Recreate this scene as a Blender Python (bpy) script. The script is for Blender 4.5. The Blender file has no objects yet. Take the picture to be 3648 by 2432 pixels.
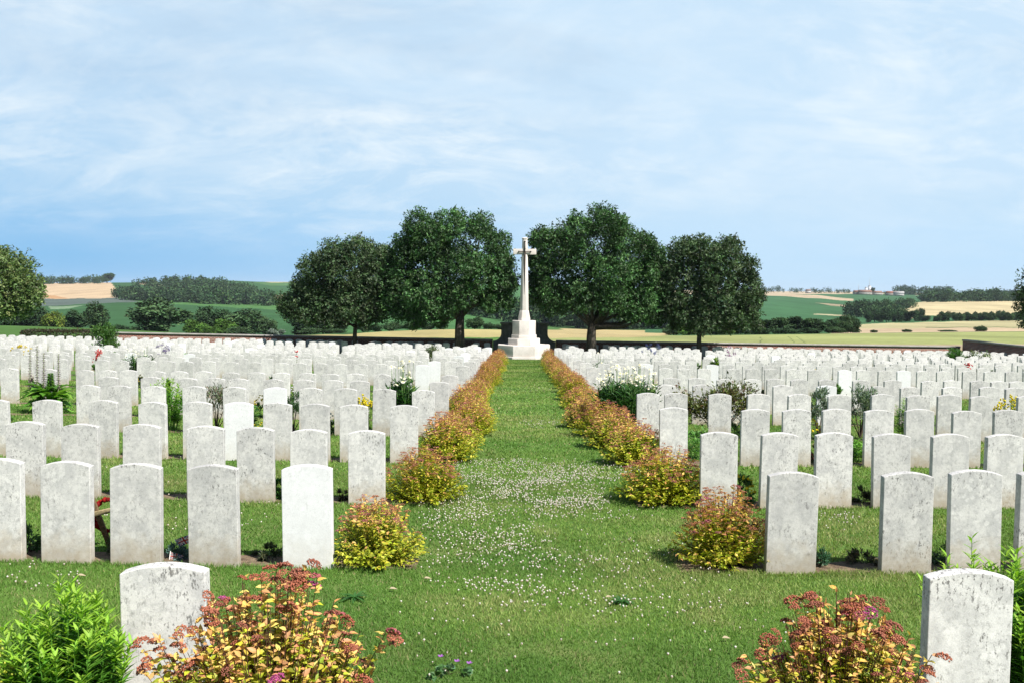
import bpy, bmesh, math, random
import numpy as np
from mathutils import Matrix, Vector

random.seed(7)
RNG = np.random.default_rng(7)
S = bpy.context.scene
COL = S.collection

# ------------------------------------------------------------------ camera geometry
F = 3400.0                      # focal length in photograph pixels (photo is 3648 wide)
EYE = 1.84
HAZE = 6e-5
PITCH = math.atan((1216 - 1032) / F)
ROLL = math.radians(0.5)
RM = np.array((Matrix.Rotation(math.radians(90) - PITCH, 3, 'X') @ Matrix.Rotation(ROLL, 3, 'Z')))


def at(u, v, Y):
    """the place at distance Y whose direction is photograph pixel (u, v)"""
    d = RM @ np.array(((u - 1824) / F, -(v - 1216) / F, -1.0))
    k = Y / d[1]
    return np.array((d[0] * k, Y, EYE + d[2] * k))


def px(u, v, Y):
    return at(u, v, Y)[0]


# ------------------------------------------------------------------ ground height
def base_z(y):
    y = np.asarray(y, float)
    return np.where(y < 25, -.041 * y, -1.025 - .037 * (y - 25)) + np.interp(y, (0, 4.25, 7.23, 9.86, 12.9, 15.9, 21), (-.05, -.045, -.03, -.02, -.005, .012, .004))


def lawn_z(x, y):
    x = np.asarray(x, float)
    y = np.asarray(y, float)
    sl = np.interp(y, (0, 7.3, 9.9, 13, 30, 60), (.014, .015, .012, .007, .007, .010))
    sr = np.interp(y, (0, 9, 13, 16, 40, 60), (.0087, .0078, .002, 0, -.004, -.006))
    return base_z(y) + np.where(x < 0, -x * sl, x * sr)


def gz(x, y):
    return float(lawn_z(x, y))


def hit(u, v):
    """where the lawn lies under photograph pixel (u, v)"""
    d = RM @ np.array(((u - 1824) / F, -(v - 1216) / F, -1.0))
    k = 3.0
    for _ in range(60):
        p = d * k
        g = gz(p[0], p[1])
        k = k + ((g - EYE) / d[2] - k) * .5
    return d[0] * k, d[1] * k


def xp(y):                      # middle of the grass path
    return .24 + .0075 * y


TU = [-700, 0, 350, 560, 700, 810, 1000, 1300, 1600, 1850, 2100, 2400, 2700, 3000, 3300, 3648, 4400]
TY = [61, 85, 120, 170, 230, 300, 450, 650, 900, 1200, 1600, 2200, 3200, 7000]
TV = {
    -700: [1170, 1155, 1180, 1190, 1170, 1130, 1090, 1062, 1030, 1008, 1010, 1025, 1030],
    0: [1178, 1160, 1185, 1195, 1178, 1132, 1092, 1064, 1030, 1012, 1013, 1025, 1030],
    350: [1186, 1171, 1190, 1196, 1178, 1132, 1092, 1062, 1026, 1009, 1010, 1020, 1030],
    560: [1193, 1181, 1192, 1196, 1177, 1130, 1091, 1064, 1016, 1007, 1008, 1018, 1030],
    700: [1200, 1188, 1192, 1196, 1176, 1128, 1092, 1067, 1014, 1006, 1005, 1015, 1030],
    810: [1203, 1191, 1193, 1196, 1177, 1129, 1095, 1070, 1024, 1001, 1005, 1013, 1030],
    1000: [1207, 1198, 1195, 1196, 1178, 1135, 1104, 1076, 1040, 1014, 1005, 1010, 1030],
    1300: [1210, 1195, 1184, 1180, 1172, 1145, 1110, 1080, 1050, 1025, 1010, 1012, 1032],
    1600: [1208, 1190, 1174, 1168, 1155, 1125, 1100, 1075, 1050, 1030, 1015, 1020, 1035],
    1850: [1210, 1192, 1177, 1172, 1165, 1150, 1110, 1075, 1050, 1030, 1017, 1022, 1035],
    2100: [1214, 1199, 1187, 1180, 1174, 1168, 1110, 1075, 1052, 1035, 1022, 1025, 1036],
    2400: [1215, 1203, 1194, 1188, 1180, 1164, 1110, 1080, 1060, 1045, 1033, 1036, 1040],
    2700: [1222, 1207, 1191, 1190, 1180, 1145, 1105, 1075, 1055, 1045, 1038, 1040, 1042],
    3000: [1220, 1203, 1187, 1188, 1178, 1150, 1118, 1090, 1066, 1050, 1040, 1042, 1044],
    3300: [1222, 1200, 1183, 1184, 1168, 1145, 1110, 1078, 1068, 1055, 1043, 1046, 1046],
    3648: [1220, 1198, 1180, 1183, 1166, 1142, 1105, 1074, 1070, 1055, 1043, 1046, 1046],
    4400: [1220, 1196, 1178, 1180, 1166, 1140, 1103, 1072, 1068, 1055, 1043, 1046, 1046],
}
_TT = np.array([TV[u] for u in TU], float)
_LY = np.log(np.array(TY, float))


def vhor(u):
    return 1032 + .0087 * (np.asarray(u, float) - 1824)


def _cr(t, xs, ys):
    """smooth (cosine-free Catmull-Rom) interpolation of rows ys over xs, one t per call"""
    i = int(np.clip(np.searchsorted(xs, t) - 1, 0, len(xs) - 2))
    h = xs[i + 1] - xs[i]
    s = min(max((t - xs[i]) / h, 0), 1)
    def tang(j):
        if j == 0: return (ys[1] - ys[0]) / (xs[1] - xs[0])
        if j == len(xs) - 1: return (ys[-1] - ys[-2]) / (xs[-1] - xs[-2])
        return (ys[j + 1] - ys[j - 1]) / (xs[j + 1] - xs[j - 1])
    m0, m1 = tang(i) * h, tang(i + 1) * h
    return (2*s**3 - 3*s**2 + 1) * ys[i] + (s**3 - 2*s**2 + s) * m0 + (-2*s**3 + 3*s**2) * ys[i + 1] + (s**3 - s**2) * m1


_XU = np.array(TU, float)
_colcache = {}


def vcol(u):
    """the terrain's elevation row at azimuth column u: v for every TY[1:], and the wall-foot v first"""
    u = min(max(u, -700), 4400)
    k = round(u, 1)
    if k not in _colcache:
        row = _cr(u, _XU, _TT)
        x = (u - 1824) / F * 61
        v0 = float(vhor(u)) + (EYE - gz(x, 61)) / 61 * F
        _colcache[k] = np.concatenate(([v0], row))
    return _colcache[k]


def tv(u, Y):
    return _cr(math.log(Y), _LY, vcol(u))


def tz(x, y):
    if y <= 61:
        return gz(x, y)
    u = 1824 + F * x / y
    return EYE + (float(vhor(u)) - tv(u, y)) / F * y


# ------------------------------------------------------------------ mesh helpers
def new_mesh(name, V, faces, mats=None, col=None, smooth=False, lp=None):
    me = bpy.data.meshes.new(name)
    V = np.asarray(V, np.float32)
    me.vertices.add(len(V))
    me.vertices.foreach_set('co', V.ravel())
    if isinstance(faces, np.ndarray):
        n, k = faces.shape
        me.loops.add(n * k)
        me.loops.foreach_set('vertex_index', faces.astype(np.int32).ravel())
        me.polygons.add(n)
        me.polygons.foreach_set('loop_start', np.arange(0, n * k, k, dtype=np.int32))
        me.polygons.foreach_set('loop_total', np.full(n, k, np.int32))
    else:
        tot = [len(f) for f in faces]
        flat = np.fromiter((i for f in faces for i in f), np.int32)
        me.loops.add(len(flat))
        me.loops.foreach_set('vertex_index', flat)
        me.polygons.add(len(faces))
        st = np.concatenate(([0], np.cumsum(tot)[:-1])).astype(np.int32)
        me.polygons.foreach_set('loop_start', st)
        me.polygons.foreach_set('loop_total', np.array(tot, np.int32))
    if smooth:
        me.polygons.foreach_set('use_smooth', np.ones(len(me.polygons), bool))
    me.update(calc_edges=True)
    if col is not None:
        a = me.color_attributes.new('Col', 'FLOAT_COLOR', 'POINT')
        c = np.ones((len(V), 4), np.float32)
        c[:, :3] = col
        a.data.foreach_set('color', c.ravel())
    if lp is not None:
        a = me.attributes.new('lp', 'FLOAT_VECTOR', 'POINT')
        a.data.foreach_set('vector', np.asarray(lp, np.float32).ravel())
    for m in (mats or []):
        me.materials.append(m)
    return me


def link(name, me, parent=None, loc=(0, 0, 0), rot=(0, 0, 0), scale=(1, 1, 1)):
    o = bpy.data.objects.new(name, me)
    COL.objects.link(o)
    o.location = loc
    o.rotation_euler = rot
    o.scale = scale
    if parent is not None:
        o.parent = parent
    return o


def tag(o, label=None, cat=None, group=None, kind=None):
    if label: o['label'] = label
    if cat: o['category'] = cat
    if group: o['group'] = group
    if kind: o['kind'] = kind
    return o


def thing(name, label, cat, loc=(0, 0, 0), rz=0, group=None, scale=1):
    o = link(name, None, None, loc, (0, 0, rz), (scale,) * 3)
    o.empty_display_size = .2
    return tag(o, label, cat, group)


def copy_tree(o, parent=None):
    c = o.copy()
    COL.objects.link(c)
    if parent is not None:
        c.parent = parent
    for ch in list(o.children):
        copy_tree(ch, c)
    return c


class MB:
    """collects vertices, faces and colours of one mesh"""
    def __init__(s):
        s.V, s.Fc, s.C, s.n = [], [], [], 0

    def add(s, V, faces, col=(1, 1, 1)):
        V = np.asarray(V, float)
        s.V.append(V)
        for f in faces:
            s.Fc.append([i + s.n for i in f])
        c = np.asarray(col, float)
        s.C.append(np.broadcast_to(c, (len(V), 3)) if c.ndim == 1 else c)
        s.n += len(V)

    def box(s, lo, hi, col=(1, 1, 1), M=None):
        x0, y0, z0 = lo
        x1, y1, z1 = hi
        V = np.array([(x0, y0, z0), (x1, y0, z0), (x1, y1, z0), (x0, y1, z0), (x0, y0, z1), (x1, y0, z1), (x1, y1, z1), (x0, y1, z1)])
        if M is not None:
            V = (np.array(M.to_3x3()) @ V.T).T + np.array(M.translation)
        s.add(V, [(0, 3, 2, 1), (4, 5, 6, 7), (0, 1, 5, 4), (1, 2, 6, 5), (2, 3, 7, 6), (3, 0, 4, 7)], col)

    def tube(s, pts, rad, k=8, col=(1, 1, 1), cap=True):
        pts = [np.asarray(p, float) for p in pts]
        V, fs = [], []
        for i, p in enumerate(pts):
            t = pts[min(i + 1, len(pts) - 1)] - pts[max(i - 1, 0)]
            t /= np.linalg.norm(t) + 1e-9
            a = np.cross(t, (0.13, 1, 0.2)); a /= np.linalg.norm(a) + 1e-9
            b = np.cross(t, a)
            for j in range(k):
                th = 2 * math.pi * j / k
                V.append(p + rad[i] * (math.cos(th) * a + math.sin(th) * b))
        for i in range(len(pts) - 1):
            for j in range(k):
                fs.append((i*k + j, i*k + (j+1) % k, (i+1)*k + (j+1) % k, (i+1)*k + j))
        if cap:
            fs.append(tuple(range((len(pts)-1)*k, len(pts)*k)))
            fs.append(tuple(range(k - 1, -1, -1)))
        s.add(V, fs, col)

    def prism(s, poly0, z0, poly1, z1, col=(1, 1, 1)):
        """solid between polygon poly0 at height z0 and poly1 at z1"""
        n = len(poly0)
        V = [(x, y, z0) for x, y in poly0] + [(x, y, z1) for x, y in poly1]
        fs = [tuple(range(n - 1, -1, -1)), tuple(range(n, 2*n))] + [(i, (i+1) % n, n + (i+1) % n, n + i) for i in range(n)]
        s.add(V, fs, col)

    def mesh(s, name, mats, smooth=False):
        return new_mesh(name, np.concatenate(s.V), s.Fc, mats, np.concatenate(s.C), smooth)

    def build(s, name, mat, parent=None, smooth=False, bevel=0, **kw):
        me = s.mesh(name, [mat], smooth)
        if bevel:
            bm = bmesh.new()
            bm.from_mesh(me)
            es = [e for e in bm.edges if len(e.link_faces) == 2 and e.calc_face_angle(0) > .5]
            bmesh.ops.bevel(bm, geom=es, offset=bevel, segments=2, affect='EDGES', profile=.6)
            bm.to_mesh(me)
            bm.free()
        return link(name, me, parent, **kw)


def unit(a):
    return a / (np.linalg.norm(a, axis=-1, keepdims=True) + 1e-9)


def leaves(P, D, N, L, W, fold=.25, droop=.0, hero=False):
    """leaf blades: base P, direction D, upper normal N, length L, width W -> V, faces, verts per leaf"""
    n = len(P)
    L = np.broadcast_to(np.asarray(L, float), (n,))[:, None]
    W = np.broadcast_to(np.asarray(W, float), (n,))[:, None]
    D = unit(D)
    Sd = unit(np.cross(D, N))
    Nn = np.cross(Sd, D)
    if not hero:
        v0 = P
        v1 = P + D * L * .45 + Sd * W * .5 + Nn * W * fold
        v2 = P + D * L - Nn * L * droop
        v3 = P + D * L * .45 - Sd * W * .5 + Nn * W * fold
        V = np.stack((v0, v1, v2, v3), 1).reshape(-1, 3)
        b = (np.arange(n) * 4)[:, None]
        fs = np.concatenate((b + np.array([[0, 2, 1]]), b + np.array([[0, 3, 2]])), 0)
        return V, fs, 4
    c1 = P + D * L * .3 - Nn * W * .02
    c2 = P + D * L * .65 - Nn * L * droop * .4
    l1 = P + D * L * .28 + Sd * W * .46 + Nn * W * fold
    r1 = P + D * L * .28 - Sd * W * .46 + Nn * W * fold
    l2 = P + D * L * .6 + Sd * W * .44 + Nn * (W * fold - L * droop * .4)
    r2 = P + D * L * .6 - Sd * W * .44 + Nn * (W * fold - L * droop * .4)
    tp = P + D * L - Nn * L * droop
    V = np.stack((P, c1, c2, tp, l1, l2, r1, r2), 1).reshape(-1, 3)
    b = (np.arange(n) * 8)[:, None]
    tr = [(0, 1, 4), (4, 1, 5), (1, 2, 5), (5, 2, 3), (0, 6, 1), (6, 7, 1), (1, 7, 2), (7, 3, 2)]
    fs = np.concatenate([b + np.array([t]) for t in tr], 0)
    return V, fs, 8


def leaf_mesh(name, P, D, N, L, W, C, mat, **kw):
    V, fs, k = leaves(np.asarray(P, float), np.asarray(D, float), np.asarray(N, float), L, W, **kw)
    return new_mesh(name, V, fs, [mat], np.repeat(np.asarray(C, float), k, axis=0))


def rdir(n):
    return unit(RNG.normal(size=(n, 3)))


def pick(colors, n, jit=.15, p=None):
    c = np.array(colors, float)[RNG.choice(len(colors), n, p=p)]
    return np.clip(c * (1 + RNG.normal(0, jit, (n, 1))) * (1 + RNG.normal(0, jit * .35, (n, 3))), .002, .95)


_ICO = None


def ico():
    global _ICO
    if _ICO is None:
        bm = bmesh.new()
        bmesh.ops.create_icosphere(bm, subdivisions=1, radius=1)
        _ICO = (np.array([v.co[:] for v in bm.verts]), np.array([[v.index for v in f.verts] for f in bm.faces]))
        bm.free()
    return _ICO


OCT = (np.array([(1, 0, 0), (-1, 0, 0), (0, 1, 0), (0, -1, 0), (0, 0, 1), (0, 0, -1)], float),
       np.array([(0, 2, 4), (2, 1, 4), (1, 3, 4), (3, 0, 4), (2, 0, 5), (1, 2, 5), (3, 1, 5), (0, 3, 5)]))


def blobs(P, R, C, shape=None, sq=(1, 1, 1)):
    bv, bf = shape or OCT
    n = len(P)
    R = np.broadcast_to(np.asarray(R, float), (n,))
    V = (P[:, None, :] + bv[None] * R[:, None, None] * np.array(sq)).reshape(-1, 3)
    fs = (np.arange(n)[:, None, None] * len(bv) + bf[None]).reshape(-1, 3)
    return V, fs, np.repeat(np.asarray(C, float), len(bv), axis=0)


# ------------------------------------------------------------------ materials
def mat(name):
    m = bpy.data.materials.new(name)
    m.use_nodes = True
    nt = m.node_tree
    for n in list(nt.nodes):
        nt.nodes.remove(n)
    out = nt.nodes.new('ShaderNodeOutputMaterial')
    return m, nt, out


def N(nt, t, **kw):
    n = nt.nodes.new('ShaderNode' + t)
    for k, v in kw.items():
        if k in n.inputs:
            n.inputs[k].default_value = v
        else:
            setattr(n, k, v)
    return n


def L(nt, a, b):
    nt.links.new(a, b)


def mix(nt, fac, a, b, mode='MIX'):
    n = nt.nodes.new('ShaderNodeMix')
    n.data_type = 'RGBA'
    n.blend_type = mode
    for s, val in ((n.inputs[0], fac), (n.inputs[6], a), (n.inputs[7], b)):
        if isinstance(val, bpy.types.NodeSocket):
            nt.links.new(val, s)
        elif isinstance(val, (int, float)):
            s.default_value = val
        else:
            s.default_value = (*val, 1)
    return n.outputs[2]


def ramp(nt, src, a, b):
    n = nt.nodes.new('ShaderNodeMapRange')
    n.inputs[1].default_value = a
    n.inputs[2].default_value = b
    nt.links.new(src, n.inputs[0])
    return n.outputs[0]


def mth(nt, op, a, b=0.0):
    n = nt.nodes.new('ShaderNodeMath')
    n.operation = op
    for s, val in ((n.inputs[0], a), (n.inputs[1], b)):
        if isinstance(val, bpy.types.NodeSocket):
            nt.links.new(val, s)
        else:
            s.default_value = val
    return n.outputs[0]


def principled(nt, out, col, rough=.8, spec=.3, normal=None):
    p = N(nt, 'BsdfPrincipled', Roughness=rough)
    p.inputs['Specular IOR Level'].default_value = spec
    if isinstance(col, bpy.types.NodeSocket):
        L(nt, col, p.inputs['Base Color'])
    else:
        p.inputs['Base Color'].default_value = (*col, 1)
    if normal is not None:
        L(nt, normal, p.inputs['Normal'])
    L(nt, p.outputs[0], out.inputs[0])
    return p


def leaf_mat(name, rough=.5, spec=.35, trans=.3, gain=(1.3, 1.45, .8)):
    m, nt, out = mat(name)
    at_ = N(nt, 'Attribute', attribute_name='Col')
    p = N(nt, 'BsdfPrincipled', Roughness=rough)
    p.inputs['Specular IOR Level'].default_value = spec
    L(nt, at_.outputs['Color'], p.inputs['Base Color'])
    t = N(nt, 'BsdfTranslucent')
    L(nt, mix(nt, 1.0, at_.outputs['Color'], gain, 'MULTIPLY'), t.inputs[0])
    ms = N(nt, 'MixShader')
    ms.inputs[0].default_value = trans
    L(nt, p.outputs[0], ms.inputs[1])
    L(nt, t.outputs[0], ms.inputs[2])
    L(nt, ms.outputs[0], out.inputs[0])
    return m


def col_mat(name, rough=.8, spec=.2, noise=0, nscale=20):
    m, nt, out = mat(name)
    a = N(nt, 'Attribute', attribute_name='Col').outputs['Color']
    if noise:
        tc = N(nt, 'TexCoord')
        nz = N(nt, 'TexNoise', Scale=nscale, Detail=4.0)
        L(nt, tc.outputs['Object'], nz.inputs['Vector'])
        g = ramp(nt, nz.outputs[0], .3, .7)
        cc = mix(nt, g, (1 - noise,) * 3, (1 + noise,) * 3)
        a = mix(nt, 1.0, a, cc, 'MULTIPLY')
    principled(nt, out, a, rough, spec)
    return m


def stone_mat(name, light, grey, dark, dirt, amount, top=.6):
    m, nt, out = mat(name)
    lp = N(nt, 'Attribute', attribute_name='lp').outputs['Vector']
    oi = N(nt, 'ObjectInfo').outputs['Random']
    off = N(nt, 'CombineXYZ')
    L(nt, mth(nt, 'MULTIPLY', oi, 91.7), off.inputs[0])
    L(nt, mth(nt, 'MULTIPLY', oi, 37.3), off.inputs[1])
    add = N(nt, 'VectorMath', operation='ADD')
    L(nt, lp, add.inputs[0]); L(nt, off.outputs[0], add.inputs[1])
    vec = add.outputs[0]
    sep = N(nt, 'SeparateXYZ'); L(nt, lp, sep.inputs[0])
    z = sep.outputs[2]
    def noise(sc, det=5.0, rough=.6, v=vec, dist=0.0):
        n = N(nt, 'TexNoise', Scale=sc, Detail=det, Roughness=rough, Distortion=dist)
        L(nt, v, n.inputs['Vector'])
        return n.outputs[0]
    big = noise(7.0, 5.0, .65)
    c = mix(nt, ramp(nt, big, .42, .60), light, grey)
    mid = noise(30.0, 6.0, .75, dist=.3)
    c = mix(nt, mth(nt, 'MULTIPLY', ramp(nt, mid, .50, .62), .5 * amount), c, tuple(v * .68 for v in grey))
    # pale lichen patches
    vo = N(nt, 'TexVoronoi', Scale=19.0); L(nt, vec, vo.inputs['Vector'])
    c = mix(nt, mth(nt, 'MULTIPLY', mth(nt, 'MULTIPLY', ramp(nt, vo.outputs[0], .40, .30), ramp(nt, noise(6.0), .50, .56)), .5 * amount), c, tuple(v * 1.15 for v in light))
    # clean runs washed down from the top
    st = N(nt, 'Mapping'); st.inputs['Scale'].default_value = (1, 1, .16); L(nt, vec, st.inputs[0])
    c = mix(nt, mth(nt, 'MULTIPLY', ramp(nt, noise(11.0, 3.0, .5, st.outputs[0]), .54, .66), .4 * amount), c, tuple(v * 1.06 for v in light))
    # dark specks in patches, denser towards the top edge and in vertical runs
    st2 = N(nt, 'Mapping'); st2.inputs['Scale'].default_value = (1, 1, .5); L(nt, vec, st2.inputs[0])
    sp = ramp(nt, noise(55.0, 4.0, .75, st2.outputs[0]), .55, .63)
    patch = mth(nt, 'ADD', ramp(nt, noise(5.0, 4.0), .47, .62), mth(nt, 'MULTIPLY', ramp(nt, z, .60, .8), top))
    patch = mth(nt, 'MAXIMUM', mth(nt, 'ADD', patch, mth(nt, 'MULTIPLY', mth(nt, 'SUBTRACT', mth(nt, 'FRACT', mth(nt, 'MULTIPLY', oi, 13.7)), .45), .9)), 0.0)
    c = mix(nt, mth(nt, 'MINIMUM', mth(nt, 'MULTIPLY', mth(nt, 'MULTIPLY', sp, patch), .8 * amount), .85), c, dark)
    c = mix(nt, .5, c, mix(nt, 1.0, c, mix(nt, ramp(nt, noise(150.0, 3.0, .7), .3, .7), (.74,) * 3, (1.2,) * 3), 'MULTIPLY'))
    # splashed earth at the foot
    foot = mth(nt, 'ADD', ramp(nt, z, .34, -.02), mth(nt, 'MULTIPLY', mth(nt, 'SUBTRACT', noise(13.0, 5.0), .5), 1.1))
    c = mix(nt, mth(nt, 'MULTIPLY', ramp(nt, foot, .15, .95), .85 * amount), c, dirt)
    # each stone a little lighter or darker
    vv = N(nt, 'Attribute', attribute_name='tone').outputs['Fac']
    bri = N(nt, 'CombineXYZ')
    k = mth(nt, 'ADD', mth(nt, 'MULTIPLY', oi, .2 * amount), 1 - .1 * amount)
    for i in range(3):
        L(nt, k, bri.inputs[i])
    c = mix(nt, 1.0, c, bri.outputs[0], 'MULTIPLY')
    bp = N(nt, 'Bump', Strength=.25, Distance=.004)
    L(nt, noise(90.0, 4.0, .7), bp.inputs['Height'])
    principled(nt, out, c, .9, .15, bp.outputs[0])
    return m


M_STONE = stone_mat('weathered_limestone', (.60, .583, .55), (.475, .465, .446), (.13, .125, .118), (.36, .295, .21), 1.0)
M_SPECK = stone_mat('speckled_limestone', (.60, .585, .555), (.47, .46, .44), (.09, .085, .08), (.36, .30, .22), 1.15, 1.9)
M_WHITE = stone_mat('clean_limestone', (.70, .697, .69), (.65, .647, .64), (.4, .39, .37), (.5, .45, .37), .5)
M_LEAF = leaf_mat('leaf')
M_TREELEAF = leaf_mat('tree_leaf', rough=.5, spec=.22, trans=.16)
M_FAR = leaf_mat('far_leaf', rough=.8, spec=.1, trans=.1)
M_GRASS = leaf_mat('grass_blade', rough=.6, spec=.25, trans=.35, gain=(1.1, 1.25, .7))
M_PETAL = leaf_mat('petal', rough=.7, spec=.1, trans=.25, gain=(1, 1, 1))
M_STEM = col_mat('stem', .8, .2)
M_PAINT = col_mat('plain', .7, .25)
M_WOOD = col_mat('wood', .8, .2, .3, 60)


def bark_mat():
    m, nt, out = mat('bark')
    tc = N(nt, 'TexCoord')
    mp = N(nt, 'Mapping'); mp.inputs['Scale'].default_value = (9, 9, 2)
    L(nt, tc.outputs['Object'], mp.inputs[0])
    nz = N(nt, 'TexNoise', Scale=3.0, Detail=6.0, Roughness=.7)
    L(nt, mp.outputs[0], nz.inputs['Vector'])
    c = mix(nt, ramp(nt, nz.outputs[0], .35, .65), (.028, .023, .018), (.11, .095, .075))
    b = N(nt, 'Bump', Strength=.8, Distance=.03)
    L(nt, nz.outputs[0], b.inputs['Height'])
    principled(nt, out, c, .9, .15, b.outputs[0])
    return m


M_BARK = bark_mat()


def lawn_mat():
    m, nt, out = mat('mown_turf')
    tc = N(nt, 'TexCoord')
    o = tc.outputs['Object']
    def nz(sc, det=5.0, r=.6):
        n = N(nt, 'TexNoise', Scale=sc, Detail=det, Roughness=r)
        L(nt, o, n.inputs['Vector'])
        return n.outputs[0]
    c = mix(nt, ramp(nt, nz(.55), .35, .65), (.066, .138, .026), (.108, .188, .036))
    c = mix(nt, mth(nt, 'MULTIPLY', ramp(nt, nz(1.7), .52, .72), .7), c, (.24, .255, .095))
    c = mix(nt, mth(nt, 'MULTIPLY', ramp(nt, nz(38.0, 6.0, .75), .42, .7), .5), c, (.055, .11, .02))
    b = N(nt, 'Bump', Strength=.6, Distance=.03)
    L(nt, nz(60.0, 4.0), b.inputs['Height'])
    principled(nt, out, c, .9, .1, b.outputs[0])
    return m


def soil_mat():
    m, nt, out = mat('soil')
    tc = N(nt, 'TexCoord')
    n1 = N(nt, 'TexNoise', Scale=14.0, Detail=8.0, Roughness=.7)
    L(nt, tc.outputs['Object'], n1.inputs['Vector'])
    n2 = N(nt, 'TexNoise', Scale=2.0, Detail=3.0)
    L(nt, tc.outputs['Object'], n2.inputs['Vector'])
    c = mix(nt, ramp(nt, n1.outputs[0], .35, .65), (.10, .07, .045), (.27, .20, .13))
    c = mix(nt, mth(nt, 'MULTIPLY', ramp(nt, n2.outputs[0], .5, .7), .5), c, (.35, .27, .17))
    b = N(nt, 'Bump', Strength=1.0, Distance=.04)
    L(nt, n1.outputs[0], b.inputs['Height'])
    principled(nt, out, c, .95, .1, b.outputs[0])
    return m


def field_mat():
    m, nt, out = mat('farmland')
    a = N(nt, 'Attribute', attribute_name='Col').outputs['Color']
    tc = N(nt, 'TexCoord')
    mp = N(nt, 'Mapping'); mp.inputs['Scale'].default_value = (.05, .012, .05)
    L(nt, tc.outputs['Object'], mp.inputs[0])
    n1 = N(nt, 'TexNoise', Scale=1.0, Detail=6.0, Roughness=.6)
    L(nt, mp.outputs[0], n1.inputs['Vector'])
    mp2 = N(nt, 'Mapping'); mp2.inputs['Scale'].default_value = (1.2, .35, 1)
    L(nt, tc.outputs['Object'], mp2.inputs[0])
    n2 = N(nt, 'TexNoise', Scale=1.0, Detail=4.0, Roughness=.7)
    L(nt, mp2.outputs[0], n2.inputs['Vector'])
    c = mix(nt, 1.0, a, mix(nt, ramp(nt, n1.outputs[0], .3, .7), (.76,) * 3, (1.2,) * 3), 'MULTIPLY')
    c = mix(nt, 1.0, c, mix(nt, ramp(nt, n2.outputs[0], .3, .7), (.82,) * 3, (1.16,) * 3), 'MULTIPLY')
    principled(nt, out, c, .95, .05)
    return m


def brick_mat():
    m, nt, out = mat('red_brick')
    tc = N(nt, 'TexCoord')
    sp = N(nt, 'SeparateXYZ'); L(nt, tc.outputs['Object'], sp.inputs[0])
    cb = N(nt, 'CombineXYZ')
    L(nt, mth(nt, 'ADD', sp.outputs[0], sp.outputs[1]), cb.inputs[0])
    L(nt, sp.outputs[2], cb.inputs[1])
    br = N(nt, 'TexBrick', Scale=1.0)
    br.inputs['Color1'].default_value = (.20, .07, .045, 1)
    br.inputs['Color2'].default_value = (.13, .05, .036, 1)
    br.inputs['Mortar'].default_value = (.27, .24, .20, 1)
    br.inputs['Mortar Size'].default_value = .012
    br.inputs['Brick Width'].default_value = .23
    br.inputs['Row Height'].default_value = .085
    L(nt, cb.outputs[0], br.inputs['Vector'])
    nz = N(nt, 'TexNoise', Scale=3.0, Detail=5.0)
    L(nt, tc.outputs['Object'], nz.inputs['Vector'])
    c = mix(nt, 1.0, br.outputs[0], mix(nt, nz.outputs[0], (.7,) * 3, (1.3,) * 3), 'MULTIPLY')
    principled(nt, out, c, .9, .15)
    return m


def plain_stone(name, a, b, scale=4.0, bump=.2):
    m, nt, out = mat(name)
    tc = N(nt, 'TexCoord')
    n1 = N(nt, 'TexNoise', Scale=scale, Detail=6.0, Roughness=.65)
    L(nt, tc.outputs['Object'], n1.inputs['Vector'])
    n2 = N(nt, 'TexNoise', Scale=scale * 12, Detail=4.0)
    L(nt, tc.outputs['Object'], n2.inputs['Vector'])
    c = mix(nt, ramp(nt, n1.outputs[0], .35, .65), a, b)
    c = mix(nt, mth(nt, 'MULTIPLY', ramp(nt, n2.outputs[0], .55, .75), .35), c, tuple(v * .7 for v in b))
    bp = N(nt, 'Bump', Strength=bump, Distance=.01)
    L(nt, n2.outputs[0], bp.inputs['Height'])
    principled(nt, out, c, .88, .15, bp.outputs[0])
    return m


M_LAWN, M_SOIL, M_FIELD, M_BRICK = lawn_mat(), soil_mat(), field_mat(), brick_mat()
M_CROSS = plain_stone('portland_stone', (.68, .63, .575), (.55, .50, .45), 1.3)
M_COPING = plain_stone('coping_stone', (.34, .32, .29), (.22, .21, .185), 3.0)
M_SCREEN = plain_stone('tree_shaded_stone', (.24, .235, .21), (.13, .13, .12), 2.5)  # dark tone is tree shade put into the screen's base colour


def bronze_mat():
    m, nt, out = mat('dark_bronze')
    p = principled(nt, out, (.055, .045, .035), .5, .4)
    p.inputs['Metallic'].default_value = .5
    return m


M_BRONZE = bronze_mat()

# ------------------------------------------------------------------ lawn (cemetery ground) and farmland beyond the wall
xs = np.concatenate((np.linspace(-60, -12, 17)[:-1], np.linspace(-12, 12, 49), np.linspace(12, 60, 17)[1:]))
ys = np.concatenate((np.linspace(-14, 0, 8)[:-1], np.linspace(0, 61.2, 123)))
X, Y = np.meshgrid(xs, ys)
Z = lawn_z(X, Y)
nx, ny = len(xs), len(ys)
ii = (np.arange(ny - 1)[:, None] * nx + np.arange(nx - 1)[None]).ravel()
o = link('lawn', new_mesh('lawn', np.stack((X, Y, Z), -1).reshape(-1, 3), np.stack((ii, ii + 1, ii + nx + 1, ii + nx), 1), [M_LAWN], smooth=True))
tag(o, kind='structure')


def inpoly(u, v, P):
    P = np.asarray(P, float)
    r = np.zeros(u.shape, bool)
    j = len(P) - 1
    for i in range(len(P)):
        xi, yi, xj, yj = *P[i], *P[j]
        c = ((yi > v) != (yj > v)) & (u < (xj - xi) * (v - yi) / (yj - yi + 1e-9) + xi)
        r ^= c
        j = i
    return r


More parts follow.
